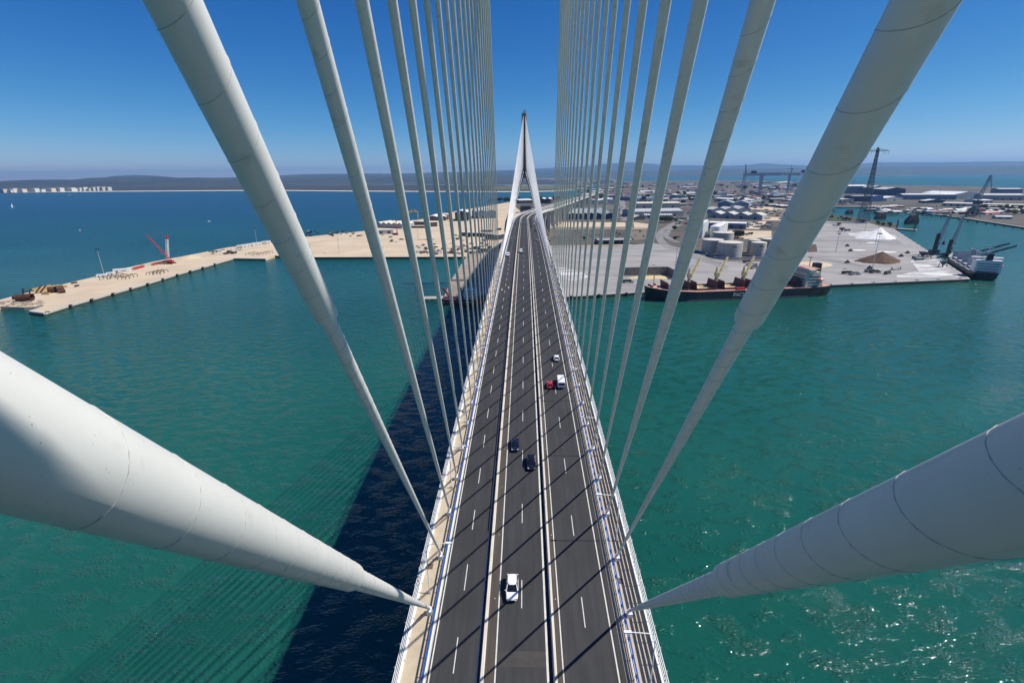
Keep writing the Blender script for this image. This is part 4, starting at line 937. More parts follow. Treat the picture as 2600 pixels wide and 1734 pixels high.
rg.build('hoops', TOWM, tw); dg.build('lattice_bars', TOWM, tw)
MB().lathe([(13.6, -.2), (13.4, 2.4), (12.5, 2.6)], 32).build('footing', CONC2, tw)
arm = MB(); dirn = Vector((1, -.35, 0)).normalized()
for zz, ln in ((HT - 3, 21.5),):
    for s_ in (-1, 1):
        e0 = dirn * s_ * ln + Vector((0, 0, zz)); 
        for o_ in (-2.3, 2.3):
            nn = Vector((-dirn.y, dirn.x, 0)) * o_
            arm.beam(nn + Vector((0, 0, zz - 1)), e0, .45); arm.beam(nn + Vector((0, 0, zz + 5)), e0, .35)
        for f in (.3, .55, .8): arm.beam(dirn * s_ * ln * f + Vector((0, 0, zz - 1)), dirn * s_ * ln * f + Vector((0, 0, zz + 5 * (1 - f))), .3)
        for f in (.5, .72, .94): arm.tube(dirn * s_ * ln * f + Vector((0, 0, zz - .5)), dirn * s_ * ln * f + Vector((0, 0, zz - 7)), .22, .3, 6)
sq = [(dirn * ln_ + Vector((-dirn.y, dirn.x, 0)) * wd_) for ln_, wd_ in ((19, 0), (0, 6), (-19, 0), (0, -6))]
arm.prism([(v.x, v.y) for v in sq], HT - 2.4, HT - 1.6)
arm.build('cross_arm', TOWM, tw); MB().lathe([(3.1, HT), (1.8, HT + 3.5), (.5, HT + 5.5)], 14).build('cap', TOWM, tw)

# ------------------------------------------------------------------ cranes
RED = mat('crane_red', (0.50, 0.03, 0.03), 0.5, var=0.15, scale=.5); CWHITE = mat('crane_white', (0.72, 0.72, 0.70), 0.5)
CGREY = mat('crane_grey', (0.34, 0.38, 0.41), 0.5, .1, scale=.3); CDARK = mat('crane_dark', (0.035, 0.04, 0.055), 0.55); YEL = mat('crane_yellow', (0.55, 0.34, 0.04), 0.5)
CREAM = mat('ship_cream', (0.60, 0.50, 0.27), 0.55, var=.1, scale=.3)
def crawler(label, base, tip, S=1.0, red_top=True):
    b = G(base, 3.0); t = thing('crawler_crane', label, 'crane', (b.x, b.y, 3.0))
    fx = (tip[0]); 
    for s_ in (-1, 1): MB().box(-5.5 * S, 5.5 * S, s_ * 3.2 * S - .7, s_ * 3.2 * S + .7, 0, 1.4 * S).build('track', DARK, t)
    MB().box(-6 * S, 4.4 * S, -2.3 * S, 2.3 * S, 1.6 * S, 4.2 * S).build('machinery_house', RED, t)
    MB().box(3.2 * S, 5.4 * S, -2.9 * S, -1.2 * S, 1.6 * S, 4.4 * S).build('cab', RED, t)
    MB().box(-8.2 * S, -6 * S, -2.4 * S, 2.4 * S, 1.8 * S, 3.6 * S).build('counterweight', DARK, t)
    MB().lattice((3.5 * S, 0, 2.5 * S), tip, 1.9 * S, 1.1 * S, 14, .17 * S).build('boom', RED, t)
    MB().tube((-6 * S, 0, 4 * S), (Vector((3.5 * S, 0, 2.5 * S)) + (Vector(tip) - Vector((3.5 * S, 0, 2.5 * S))) * .96), .12, .12, 5).build('pendant', DARK, t)
    MB().tube(tip, (tip[0], tip[1], tip[2] - 8), .1, .1, 5).tube((tip[0], tip[1], tip[2] - 9.5), (tip[0], tip[1], tip[2] - 8), .5, .3, 8).build('hook', DARK, t)
    return t
cb = G(q2(540, 528), 3.0)
def rel(base, px):         # point at pixel px, in the vertical plane through the base that faces the camera
    d = ray(*px); nn = Vector((base.x - CAMX, base.y, 0)).normalized(); tt = (base - CAMP).dot(nn) / Vector((d.x, d.y, 0)).dot(nn)
    q = CAMP + d * tt; return (q.x - base.x, q.y - base.y, q.z - base.z)
tp = rel(cb, q2(190, 100))
cr = crawler('red crawler crane with its long boom leaning out over the sandy wharf', q2(540, 528), tp, 1.1)
wt = rel(cb, q2(490, 165)); wb = rel(cb, q2(505, 470)); rt_ = rel(cb, q2(490, 95))
MB().lattice(wb, wt, 2.6, 2.4, 13, .24).build('mast', CWHITE, cr); MB().lattice(wt, rt_, 2.2, .5, 4, .3).build('mast_head', RED, cr)
MB().tube(tp, rt_, .14, .14, 5).build('stay_rope', DARK, cr)
b2 = G(q1(490, 632), 3.0)
crawler('small red crawler crane beside the saw tooth shed', q1(490, 632), rel(b2, q1(488, 350)), .9)
for j, (x0, x1, y0, y1) in enumerate(((270, 440, 555, 515), (-10, 150, 620, 578))):
    A = G(q2(x0, y0), 3.1); B = G(q2(x1, y1), 3.1)
    o = MB().lattice(A + Vector((0, 0, 1.4)), B + Vector((0, 0, 1.4)), 2.4, 2.0, 9, .3).build('boom_section', RED)
    tag(o, ('red lattice boom section lying beside the crawler crane', 'pale red lattice boom section lying near the white sheds')[j], 'boom section')
def gantry(label, A, B, h, M, t_=1.2):
    A = G(A, 3.0); B = G(B, 3.0); t = thing('gantry_crane', label, 'crane')
    for p in (A, B):
        for s_ in (-1, 1): MB().beam(p + Vector((0, s_ * 6, 0)), p + Vector((0, s_ * 2, h)), t_).build('leg', M, t)
    MB().beam(A + Vector((0, 0, h)), B + Vector((0, 0, h)), t_ * 2, t_ * 2.2).build('girder', M, t)
    c = A.lerp(B, .55) + Vector((0, 0, h + t_ * 2)); MB().box(c.x - 4, c.x + 4, c.y - 2, c.y + 2, c.z - .6, c.z + 2).build('trolley', M, t)
    return t
gantry('yellow portal gantry above the brown store on the wharf', q1(712, 402), q1(860, 396), 24, YEL)
# shipyard goliath gantry with its name
A = G(p3(700, 845), 3.0); dpx = Vector((ray(*p3(1365, 640)).x, ray(*p3(1365, 640)).y, 0)); dpx *= A.length / dpx.length * 1.005
B = Vector((dpx.x, dpx.y, 3.0)); HG = 92
GOL = mat('goliath_paint', (0.36, 0.42, 0.50), 0.5, var=.06, scale=.05)
go = thing('goliath_crane', 'huge grey shipyard gantry crane with lettering on its girder', 'crane')
un = (B - A).normalized(); vn = Vector((-un.y, un.x, 0))
MB().loft([[A + un * x + vn * y + Vector((0, 0, z)) for x, y in ((-6 * k, -9), (6 * k, -9), (6 * k, 9), (-6 * k, 9))] for k, z in ((.7, 0), (1.6, HG))]).build('leg', GOL, go)
MB().loft([[B + un * x + vn * y + Vector((0, 0, z)) for x, y in ((-3.5 * k, -7), (3.5 * k, -7), (3.5 * k, 7), (-3.5 * k, 7))] for k, z in ((.8, 0), (1.7, HG))]).build('leg', GOL, go)
G0 = A - un * 88 + Vector((0, 0, HG + 7)); G1 = B + un * 84 + Vector((0, 0, HG + 7))
MB().beam(G0, G1, 9, 14).build('girder', GOL, go)
for f in (.16, .93): c = G0.lerp(G1, f) + Vector((0, 0, 12)); MB().beam(c - un * 13, c + un * 13, 12, 11).build('trolley', CDARK, go)
MB().beam(G0 + un * 2 - Vector((0, 0, 7)), G0 + un * 2 - Vector((0, 0, 90)), 4).build('leg', GOL, go)
for f in (.13, .15, .17, .19): c = G0.lerp(G1, f); MB().beam(c - Vector((0, 0, 8)), c - Vector((0, 0, 60)), .5).build('hoist_rope', CDARK, go)
c = G0.lerp(G1, .74) + Vector((0, 0, 7)); MB().beam(c, c + Vector((0, 0, 18)), 2.4).beam(c + Vector((0, 0, 18)) - un * 14, c + Vector((0, 0, 18)) + un * 10, 2).beam(c + Vector((0, 0, 18)), c + Vector((0, 0, 36)) - un * 8, 1.2).build('jib', CDARK, go)
def lettering(txt, size, M, parent, origin, right, upv, ext=.05):
    cu = bpy.data.curves.new('lettering', 'FONT'); cu.body = txt; cu.size = size; cu.extrude = ext
    tmp = bpy.data.objects.new('lettering_tmp', cu); COL.objects.link(tmp)
    me = bpy.data.meshes.new_from_object(tmp.evaluated_get(bpy.context.evaluated_depsgraph_get())); bpy.data.objects.remove(tmp)
    me.materials.clear(); me.materials.append(M)
    o = link('lettering', me, parent); r_ = Vector(right).normalized(); u_ = Vector(upv).normalized(); n_ = r_.cross(u_)
    mm = Matrix.Identity(4)
    for i in range(3): mm[i][0] = r_[i]; mm[i][1] = u_[i]; mm[i][2] = n_[i]; mm[i][3] = origin[i]
    o.matrix_parent_inverse = parent.matrix_world.inverted() if parent else Matrix(); o.matrix_world = mm; return o
NAVY = mat('sign_navy', (0.008, 0.012, 0.05), 0.5); LBL = mat('sign_white', (0.78, 0.79, 0.80), .5)
sgn0 = G0 + un * 178 - vn * 4.75 - Vector((0, 0, 7)); MB().beam(sgn0 + Vector((0, 0, 7)), sgn0 + un * 104 + Vector((0, 0, 7)), .3, 13.6).build('name_board', LBL, go)
lettering('Navantia', 16, NAVY, go, sgn0 + un * 27 - vn * .3 + Vector((0, 0, 1.8)), un, (0, 0, 1), .05)
for zz in (4.6, 8.6):
    wv_ = MB(); pr_ = [sgn0 + un * (4 + 2.2 * k) - vn * .3 + Vector((0, 0, zz + 1.5 * math.sin(k * .75))) for k in range(9)]
    for k in range(8): wv_.beam(pr_[k], pr_[k + 1], .25, 1.6)
    wv_.build('wave_emblem', NAVY, go)
def dock_crane(label, base, px_knee, px_tip, px_drop, M, S=1.0):
    b = G(base, 3.0); t = thing('dock_crane', label, 'crane', (b.x, b.y, 3.0))
    hk = rel(b, px_knee)[2]
    for sx in (-7, 7):
        for sy in (-7, 7): MB().beam((sx * S, sy * S, 0), (sx * .35 * S, sy * .35 * S, hk * .55), 1.3 * S).build('leg', M, t)
    MB().lattice((0, 0, hk * .5), (0, 0, hk * .8), 5 * S, 4.4 * S, 4, .5).build('tower', M, t)
    MB().box(-6 * S, 6 * S, -4 * S, 4 * S, hk * .74, hk * .92).build('machinery_house', CDARK, t)
    tp_ = rel(b, px_tip); dp_ = rel(b, px_drop); kn = (0, 0, hk * .88)
    MB().lattice(kn, tp_, 4 * S, 2.2 * S, 12, .45).build('jib', M, t)
    MB().beam((-4 * S, 0, hk * 1.15), tp_, .9).beam((0, 0, hk * .9), (-4 * S, 0, hk * 1.15), 1).build('tie_beam', M, t)
    MB().lattice(tp_, dp_, 2.0 * S, .8, 7, .4).build('fly_jib', M, t)
    return t
dock_crane('grey level luffing dock crane on the far quay', p5(1200, 1185), p5(1270, 780), p5(1595, 225), p5(1600, 520), CGREY, 1.3)
dock_crane('pale shipyard crane beside the large gantry legs', p3(1490, 780), p3(1490, 600), p3(1610, 390), p3(1640, 640), CWHITE, 1.6)
dock_crane('thin shipyard crane behind the tall white block', p3(330, 960), p3(360, 620), p3(395, 155), p3(420, 480), CGREY, 1.0)
def mobile_crane(label, base, px_top, px_tip, px_grab):
    b = G(base, 3.1); t = thing('harbour_crane', label, 'crane', (b.x, b.y, 3.1))
    MB().box(-7, 7, -4.5, 4.5, 1.0, 2.6).build('chassis', CDARK, t)
    for sx in (-5.5, -2, 2, 5.5):
        for sy in (-4.2, 4.2): MB().tube((sx, sy - .4, .8), (sx, sy + .4, .8), .8, .8, 12).build('wheel', TYRE, t)
    for sx in (-8, 8):
        for sy in (-6.5, 6.5): MB().beam((sx * .8, sy * .5, 1.6), (sx, sy, 1.0), .7).box(sx - 1, sx + 1, sy - 1, sy + 1, 0, .5).build('outrigger', CDARK, t)
    MB().box(-6, 5, -3, 3, 3.0, 7).build('machinery_house', CDARK, t)
    th = rel(b, px_top); MB().lattice((0, 0, 6), (0, 0, th[2]), 3.2, 2.4, 8, .45).box(-1.1, 1.1, -1.1, 1.1, 6, th[2]).build('tower', CDARK, t)
    MB().box(1.2, 3.6, -1.5, 1.5, th[2] * .55, th[2] * .55 + 2.6).build('cab', CWHITE, t)
    tp_ = rel(b, px_tip); MB().lattice((1.5, 0, th[2] * .42), tp_, 2.8, 1.4, 16, .3).build('jib', CGREY, t)
    MB().tube((0, 0, th[2]), tp_, .18, .18, 5).build('hoist_rope', CDARK, t)
    if px_grab:
        gp = rel(b, px_grab); MB().tube((gp[0], gp[1], gp[2] + 16), gp, .14, .14, 5).lathe([(2.4, gp[2] - 2), (1.6, gp[2]), (.5, gp[2] + 3)], 10, (gp[0], gp[1])).build('grab', CDARK, t)
    return t
mobile_crane('dark harbour crane with a grab hanging from its jib at the quay side', p6(330, 885), p6(480, 440), p6(705, 20), p6(545, 640))
mobile_crane('dark harbour crane with a pale lattice jib next to the moored cargo ship', p6(610, 960), p6(710, 570), p6(960, 80), None)
MB_ = None
# loading hoppers between the harbour cranes
def hopper(label, px, S):
    b = G(px, 3.1); t = thing('hopper', label, 'hopper', (b.x, b.y, 3.1))
    for sx in (-1, 1):
        for sy in (-1, 1): MB().beam((sx * 3 * S, sy * 3 * S, 0), (sx * 2.6 * S, sy * 2.6 * S, 6 * S), .5).build('leg', CDARK, t)
    MB().loft([[(-1 * S, -1 * S, 3 * S), (1 * S, -1 * S, 3 * S), (1 * S, 1 * S, 3 * S), (-1 * S, 1 * S, 3 * S)], [(-3.4 * S, -3.4 * S, 8 * S), (3.4 * S, -3.4 * S, 8 * S), (3.4 * S, 3.4 * S, 8 * S), (-3.4 * S, 3.4 * S, 8 * S)]]).build('bin', CDARK, t)
    return t
hopper('dark loading hopper with lorries under it beside the harbour cranes', p6(90, 960), 1.1); hopper('dark loading hopper close to the salt heap', p8(1100, 225), 1.1); hopper('dark hopper by the foot of the pale jib crane', p6(520, 1140), .9); hopper('pale framed hopper at the edge of the green bank', p8(1060, 140), 1.0)

# ------------------------------------------------------------------ ships
HULLB = mat('hull_black', (0.010, 0.013, 0.022), 0.45, var=.2, scale=.08); HULLR = mat('hull_red', (0.17, 0.025, 0.022), 0.6, var=.25, scale=.08); PINK = mat('deck_pink', (0.52, 0.29, 0.25), 0.75, var=.12, scale=.1); HATCH = mat('hatch_maroon', (0.085, 0.022, 0.024), 0.6, var=.15, scale=.2)
SUPER = mat('superstructure_cream', (0.66, 0.60, 0.48), 0.6, var=.08, scale=.1); ORANGE = mat('lifeboat_orange', (0.62, 0.07, 0.02), 0.4); BOOT = mat('boot_topping', (0.11, 0.12, 0.13), .6)
def hull(t, L, B, D, M, draft=2.0, deck=PINK, bow=1, rise=3.0):
    """hull along local X, bow at +X*bow"""
    st_ = [(-.5, .62, .80, 1.0), (-.46, .86, .93, .6), (-.38, .98, 1, .2), (-.1, 1, 1, 0), (.25, 1, 1, 0), (.36, .86, .94, .25), (.43, .55, .72, .6), (.485, .16, .36, .9), (.5, .03, .10, 1.0)]
    rings = []
    for x, wl_, wd_, ri in st_:
        zt = D + (rise * ri if x > 0 else rise * .25 * ri); X = x * L * bow; xl = X * (0.985 if abs(x) > .4 else 1)
        rings.append([(xl, -B / 2 * wl_ * .9, -draft), (xl, -B / 2 * wl_, .4), (X, -B / 2 * wd_, zt), (X, B / 2 * wd_, zt), (xl, B / 2 * wl_, .4), (xl, B / 2 * wl_ * .9, -draft)])
    if bow < 0: rings = rings[::-1]
    h = MB().loft(rings).build('hull', M, t); 
    dk = MB(); pts = [(x * L * bow * .99, wd_ * B / 2 * .97, D + (rise * ri if x > 0 else rise * .25 * ri) + .03) for x, wl_, wd_, ri in st_]
    k = len(pts); vs2 = [(p[0], -p[1], p[2]) for p in pts] + [(p[0], p[1], p[2]) for p in pts]
    fs = [(i, i + 1, k + i + 1, k + i) if bow > 0 else (i + 1, i, k + i, k + i + 1) for i in range(k - 1)]
    dk.add(vs2, fs).build('deck', deck, t)
    return h
sd = Vector((127, 17, 0)).normalized(); srz = math.atan2(sd.y, sd.x)
sh = thing('bulk_carrier', 'black bulk carrier with open maroon hatches and cream deck cranes at the quay', 'ship', (204, 474.5, 0), srz)
L_, B_, D_ = 183, 30, 9.0
hull(sh, L_, B_, D_, HULLB, bow=-1, rise=4.0)
MB().box(-L_ * .30, L_ * .36, -B_ / 2 - .06, -B_ / 2 + .05, .2, 1.5).build('boot_topping', BOOT, sh)
for k in range(5):
    xc = -62 + 27.5 * k
    co = MB(); 
    for (x0, x1, y0, y1) in ((xc - 9.5, xc + 9.5, -9.4, -8.9), (xc - 9.5, xc + 9.5, 8.9, 9.4), (xc - 9.5, xc - 9, -8.9, 8.9), (xc + 9, xc + 9.5, -8.9, 8.9)): co.box(x0, x1, y0, y1, D_, D_ + 1.9)
    co.build('hatch_coaming', HATCH, sh)
    MB().box(xc - 9, xc + 9, -8.9, 8.9, D_ + .2, D_ + .8).build('cargo', GRAIN if k in (1, 2) else DARK, sh)
    for s_ in (-1, 1): MB().loft([[(xc + s_ * 9.6 - .5, yy, D_ + 1.2), (xc + s_ * 9.6 + .5, yy, D_ + 1.2), (xc + s_ * 10.6 + .4, yy, D_ + 8.0), (xc + s_ * 10.6 - .4, yy, D_ + 8.0)] for yy in (-9.2, 9.2)]).build('hatch_cover', HATCH, sh)
for k, (xc, ax) in enumerate(((-48.3, 1), (-20.8, 1), (6.7, 1), (34.2, 1))):
    cp = MB().tube((xc, 0, D_), (xc, 0, D_ + 11), 1.5, 1.4, 12).build('crane_pedestal', CREAM, sh)
    MB().box(xc - 1.8, xc + 1.8, -1.8, 1.8, D_ + 11, D_ + 15).loft([[(xc - 1.3, -1.2, D_ + 15), (xc + .3, -1.2, D_ + 15), (xc + .3, 1.2, D_ + 15), (xc - 1.3, 1.2, D_ + 15)], [(xc - 1.0, -.7, D_ + 20), (xc - .3, -.7, D_ + 20), (xc - .3, .7, D_ + 20), (xc - 1.0, .7, D_ + 20)]]).build('crane_house', CREAM, cp)
    MB().lattice((xc + 1.5, .5, D_ + 10.5), (xc + 16, 13, D_ + 27), 2.0, 1.0, 9, .3).build('crane_jib', CREAM, cp)
    MB().tube((xc - .6, 0, D_ + 20), (xc + 16, 13, D_ + 27), .12, .12, 5).build('topping_rope', DARK, cp)
ss = MB()
for k, (x0, x1, wd_) in enumerate(((62, 80, 13.5), (62.02, 79, 13.42), (62.04, 78, 13.36), (62.06, 77, 13.3), (62.08, 76, 13.24))): ss.box(x0, x1, -wd_, wd_, D_ + k * 2.9, D_ + k * 2.9 + 2.9)
so_ = ss.build('superstructure', SUPER, sh); MB().box(64, 70, -15.2, 15.2, D_ + 14.5, D_ + 17.2).build('bridge_deck', SUPER, sh); MB().box(64.2, 76, -12.0, 12.0, D_ + 17.2, D_ + 17.5).build('monkey_island', PINK, sh)
for k in range(4): MB().box(61.85, 62.0, -11, 11, D_ + 1.2 + 2.9 * k, D_ + 2.1 + 2.9 * k).build('window_row', WINM, so_)
for k in range(4): MB().box(65, 76, -13.6 + .05 * k, -13.45 + .05 * k, D_ + 1.2 + 2.9 * k, D_ + 2.1 + 2.9 * k).build('window_row', WINM, so_)
fu = MB().loft([[(77, -3.4, D_ + 4), (84, -3.4, D_ + 4), (84, 3.4, D_ + 4), (77, 3.4, D_ + 4)], [(78.2, -3.0, D_ + 21), (83.8, -3.0, D_ + 21), (83.8, 3.0, D_ + 21), (78.2, 3.0, D_ + 21)]]).build('funnel', HULLB, sh)
rgm = MB(); cz = D_ + 14.5
for i in range(20):
    a0, a1 = i * math.pi / 10, (i + 1) * math.pi / 10
    rgm.beam((81 + 1.5 * math.cos(a0), -3.32, cz + 1.5 * math.sin(a0)), (81 + 1.5 * math.cos(a1), -3.32, cz + 1.5 * math.sin(a1)), .5, .5)
rgm.build('emblem', YEL, fu)
for s_ in (-1, 1): MB().lathe([(.3, 0), (1.3, .6), (1.3, 1.6), (.4, 2.4)], 10).build('lifeboat', ORANGE, sh, loc=(77, s_ * 14.4, D_ + 6.2)).scale = (2.4, 1, 1)
MB().beam((73, 0, D_ + 17.5), (73, 0, D_ + 28), .6).beam((73, -3.4, D_ + 26.5), (73, 3.4, D_ + 26.5), .6).build('radar_mast', CREAM, sh); MB().beam((-83, 0, D_ + 3), (-83, 0, D_ + 14), .6).beam((-83, -2, D_ + 12), (-83, 2, D_ + 12), .4).build('fore_mast', CREAM, sh)
rl_ = MB()
for s_ in (-1, 1):
    for k in range(40): xk = -70 + 3.6 * k; rl_.beam((xk, s_ * (B_ / 2 - .3), D_), (xk, s_ * (B_ / 2 - .3), D_ + 1.1), .1)
    rl_.beam((-70, s_ * (B_ / 2 - .3), D_ + 1.1), (72, s_ * (B_ / 2 - .3), D_ + 1.1), .12)
rl_.build('railing', HATCH, sh)
wn_ = MB()
for (x, y) in ((-86, 3), (-86, -3), (-80, 5), (-80, -5), (-75, 0)): wn_.tube((x, y - 1.3, D_ + 4.2), (x, y + 1.3, D_ + 4.2), 1, 1, 10)
wn_.build('windlass', HATCH, sh); MB().box(-6, 2, -13.6, -10.6, D_ + .1, D_ + 2.0).build('deck_store', RED, sh)
HLET = mat('hull_lettering', (0.72, 0.72, 0.70), .6)
bpy.context.view_layer.update()
vrt = Vector((-sd.y, sd.x, 0)); nA = Vector((204, 474.5, 0)) - vrt * (B_ / 2 + .14)
lo = nA + sd * (-10.5) + Vector((0, 0, 3.4))
lettering('PACN', 5.0, HLET, sh, lo, sd, (0, 0, 1), .06)
MB().tube((-88, -5, D_ + 3.6), (-104, 10, 3.4), .12, .12, 5).tube((86, 6, D_), (101, 16.8, 3.4), .12, .12, 5).build('mooring_rope', CWHITE, sh)
# cargo ship at the side of the quay
d2 = Vector((.47, .883, 0)).normalized(); t2 = thing('cargo_ship', 'dark hulled cargo ship with white stern house moored beside the harbour cranes', 'ship', (500 + d2.x * 68, 541 + d2.y * 68, 0), math.atan2(d2.y, d2.x))
hull(t2, 138, 24, 7.5, HULLB, deck=mat('deck_grey', (0.30, 0.31, 0.32), .8), rise=4); 
s2 = MB()
for k in range(5): s2.box(-66 + k * .04, -50 - k * .6, -11 + .03 * k, 11 - .03 * k, 7.5 + k * 2.7, 7.5 + k * 2.7 + 2.7)
s2o = s2.build('superstructure', mat('ship_white', (0.72, 0.73, 0.73), .5), t2); MB().box(-58, -52.5, -13, 13, 20.9, 23.4).build('bridge_deck', MATS['ship_white'], t2)
for k in range(4): MB().box(-66.12 + .04 * k, -65.95 + .04 * k, -9, 9, 8.7 + 2.7 * k, 9.5 + 2.7 * k).build('window_row', WINM, s2o)
MB().box(-64.5, -60.5, -2.6, 2.6, 20.8, 28).build('funnel', HULLB, t2); MB().beam((-55, 0, 23), (-55, 0, 36), .7).beam((-55, -3, 33), (-55, 3, 33), .7).box(-56.2, -53.8, -1.4, 1.4, 29, 30).build('radar_mast', MATS['ship_white'], t2)
MB().lathe([(.3, 0), (1.3, .6), (1.3, 1.6), (.4, 2.4)], 10).build('lifeboat', ORANGE, t2, loc=(-63, -11.6, 14)).scale = (2, 1, 1)
for k in range(4):
    xc = -34 + 23 * k; MB().box(xc - 9, xc + 9, -8.5, 8.5, 7.5, 9.6).build('hatch_coaming', CGREY, t2); MB().box(xc + 8, xc + 9, -8.4, 8.4, 9.6, 17).build('hatch_cover', CGREY, t2)
for xc in (-21, 2):
    cp = MB().tube((xc, 0, 7.5), (xc, 0, 20), 1.6, 1.5, 12).box(xc - 2, xc + 2, -2, 2, 20, 25).build('deck_crane', CGREY, t2)
    MB().lattice((xc + 1, -2, 20), (xc - 1, -30, 33), 2.0, 1.0, 9, .35).build('crane_jib', CDARK, cp); MB().tube((xc, 0, 25), (xc - 1, -30, 33), .14, .14, 5).build('topping_rope', DARK, cp)
# red ship and pontoon under the left edge of the bridge
rb = G((1176, 772), 0)
t3 = thing('supply_ship', 'red hulled ship with white wheelhouse moored in the shade of the bridge', 'ship', (rb.x + 14, rb.y + 6, 0), R(9))
hull(t3, 66, 15, 5.0, HULLR, bow=1, deck=HATCH, rise=3)
s3 = MB(); 
for k in range(3): s3.box(-14 + .6 * k, -2 - .6 * k, -6.5 + .5 * k, 6.5 - .5 * k, 5 + 2.7 * k, 7.65 + 2.7 * k)
s3o = s3.build('wheelhouse', MATS['ship_white'], t3)
for k in range(3): MB().box(-13.4 + .6 * k, -2.6 - .6 * k, -6.65 + .5 * k, -6.48 + .5 * k, 6.2 + 2.7 * k, 7.1 + 2.7 * k).build('window_row', WINM, s3o)
MB().tube((-17, 0, 5), (-17, 0, 15), 1.8, 1.5, 12).build('funnel', DARK, t3); MB().beam((-8, 0, 13), (-8, 0, 22), .4).beam((-8, -2, 19), (-8, 2, 19), .4).build('mast', CWHITE, t3)
MB().lattice((-26, 0, 5.5), (-33, 2, 15), 1.6, .8, 6, .25).build('deck_crane', RED, t3)
for k in range(3): MB().box(4 + 7 * k, 9 + 7 * k, -5, 5, 5, 7.2).build('deck_cargo', HATCH, t3)
pb = G((1102, 763), 0); t4 = thing('pontoon', 'pale flat pontoon moored at the stern of the red ship', 'pontoon', (pb.x - 2, pb.y + 5, 0), R(6))
MB().box(-13, 13, -5.5, 5.5, -1, 1.6).build('float', CONC2, t4); MB().box(-12.7, 12.7, -5.2, 5.2, 1.6, 1.75).build('deck', CONC, t4)
for k in range(5): MB().tube((-10 + 5 * k, -5.8, .2), (-10 + 5 * k, -5.8, 1.5), .5, .5, 8).build('fender', TYRE, t4)
# hulls in the shipyard dock
for j, (X, Y, L2, M_) in enumerate(((1000, 960, 150, HULLR), (1330, 985, 160, HULLB))):
    b = G(p3(X, Y), 3.0); t5 = thing('docked_ship', ('rust red hull standing in the shipyard dock', 'dark hull with white upper works in the shipyard dock')[j], 'ship', (b.x + 20, b.y + 40, 3.0), R(12))
    hull(t5, L2, 26, 17, M_, draft=0, deck=CGREY, rise=4); MB().box(-L2 * .46, -L2 * .32, -11, 11, 17, 30).box(-L2 * .44, -L2 * .34, -12, 12, 30, 33).build('superstructure', MATS['ship_white'] if j else CGREY, t5)
    for k in range(5): MB().beam((-20 + 20 * k, 0, 17), (-20 + 20 * k, 0, 30 + 3 * (k % 2)), 1.0).build('mast', CWHITE, t5)
# dolphins and jetty in the dock basin
DOLM = mat('caisson_dark', (0.055, 0.05, 0.048), .9, var=.3, scale=.1)
for j, (X, Y, w_, h_) in enumerate(((590, 1120, 9, 13), (1300, 1237, 12, 16), (2015, 1352, 13, 22), (190, 1060, 6, 8))):
    b = G(p4(X, Y), 0); mb = MB().loft([[(-w_, -5, -2), (w_, -5, -2), (w_ * .9, 6, -2), (-w_ * .9, 6, -2)], [(-w_ * .95, -5, h_ * .35), (w_, -4, h_ * .45), (w_ * .9, 6, h_ * .5), (-w_ * .9, 6, h_ * .35)], [(-w_ * .35, -3, h_ * .85), (w_ * .65, -3, h_), (w_ * .6, 4, h_), (-w_ * .3, 4, h_ * .9)]])
    o = mb.build('mooring_caisson', DOLM, loc=(b.x, b.y, 0)); tag(o, ('dark broken caisson in the basin left of the lattice tower', 'dark caisson with a pale top in the basin right of the lattice tower', 'tall dark wedge shaped caisson off the jetty', 'small dark caisson in the inner corner of the basin')[j], 'caisson')
jt = thing('jetty', 'narrow concrete jetty with lamp frames beyond the salt heap', 'jetty')
A = G(p8(1845, 165), 2.5); B = G(p8(2185, 190), 2.5); MB().beam(A + Vector((0, 3, -.5)), B + Vector((0, 3, -.5)), 9, 1.0).build('deck', CONC, jt); MB().beam(A + Vector((0, 3, -2.4)), B + Vector((0, 3, -2.4)), 7, 2.6).build('piles', QWALL, jt)
for f in (.12, .86):
    p = A.lerp(B, f); MB().lattice(p, p + Vector((0, 0, 17)), 1.8, 1.4, 6, .25).build('frame', DARK, jt)
MB().beam(A.lerp(B, .12) + Vector((0, 0, 15)), A.lerp(B, .12) + Vector((14, 8, 15)), .6).build('gangway', STEELG, jt)
# ------------------------------------------------------------------ lorries, clutter, trees
def lorry_proto(label, Mc, Mt, open_top=True):
    t = thing('lorry', label, 'lorry')
    MB().loft([[(4.2, -1.2, .7), (6.4, -1.2, .7), (6.4, 1.2, .7), (4.2, 1.2, .7)], [(4.2, -1.2, 3.2), (6.1, -1.2, 3.2), (6.1, 1.2, 3.2), (4.2, 1.2, 3.2)]]).build('cab', Mc, t)
    MB().box(6.2, 6.42, -1.05, 1.05, 2.0, 2.9).build('windscreen', GLASS, t)
    tr = MB()
    if open_top:
        tr.box(-7, 3.8, -1.25, 1.25, 1.2, 1.5); tr.box(-7, 3.8, -1.25, -1.15, 1.5, 3.3); tr.box(-7, 3.8, 1.15, 1.25, 1.5, 3.3); tr.box(-7, -6.9, -1.15, 1.15, 1.5, 3.3); tr.box(3.7, 3.8, -1.15, 1.15, 1.5, 3.4)
    else: tr.box(-7, 3.8, -1.25, 1.25, 1.2, 3.9)
    tr.build('trailer', Mt, t)
    for x in (-6, -4.7, -3.4, 3.0, 5.3):
        for s_ in (-1, 1): MB().tube((x, s_ * 1.2 - .2, .52), (x, s_ * 1.2 + .2, .52), .52, .52, 10).build('wheel', TYRE, t)
    return t
TR1 = mat('lorry_dark', (0.05, 0.055, 0.05), .6); TR2 = mat('lorry_grey', (0.24, 0.26, 0.26), .6)
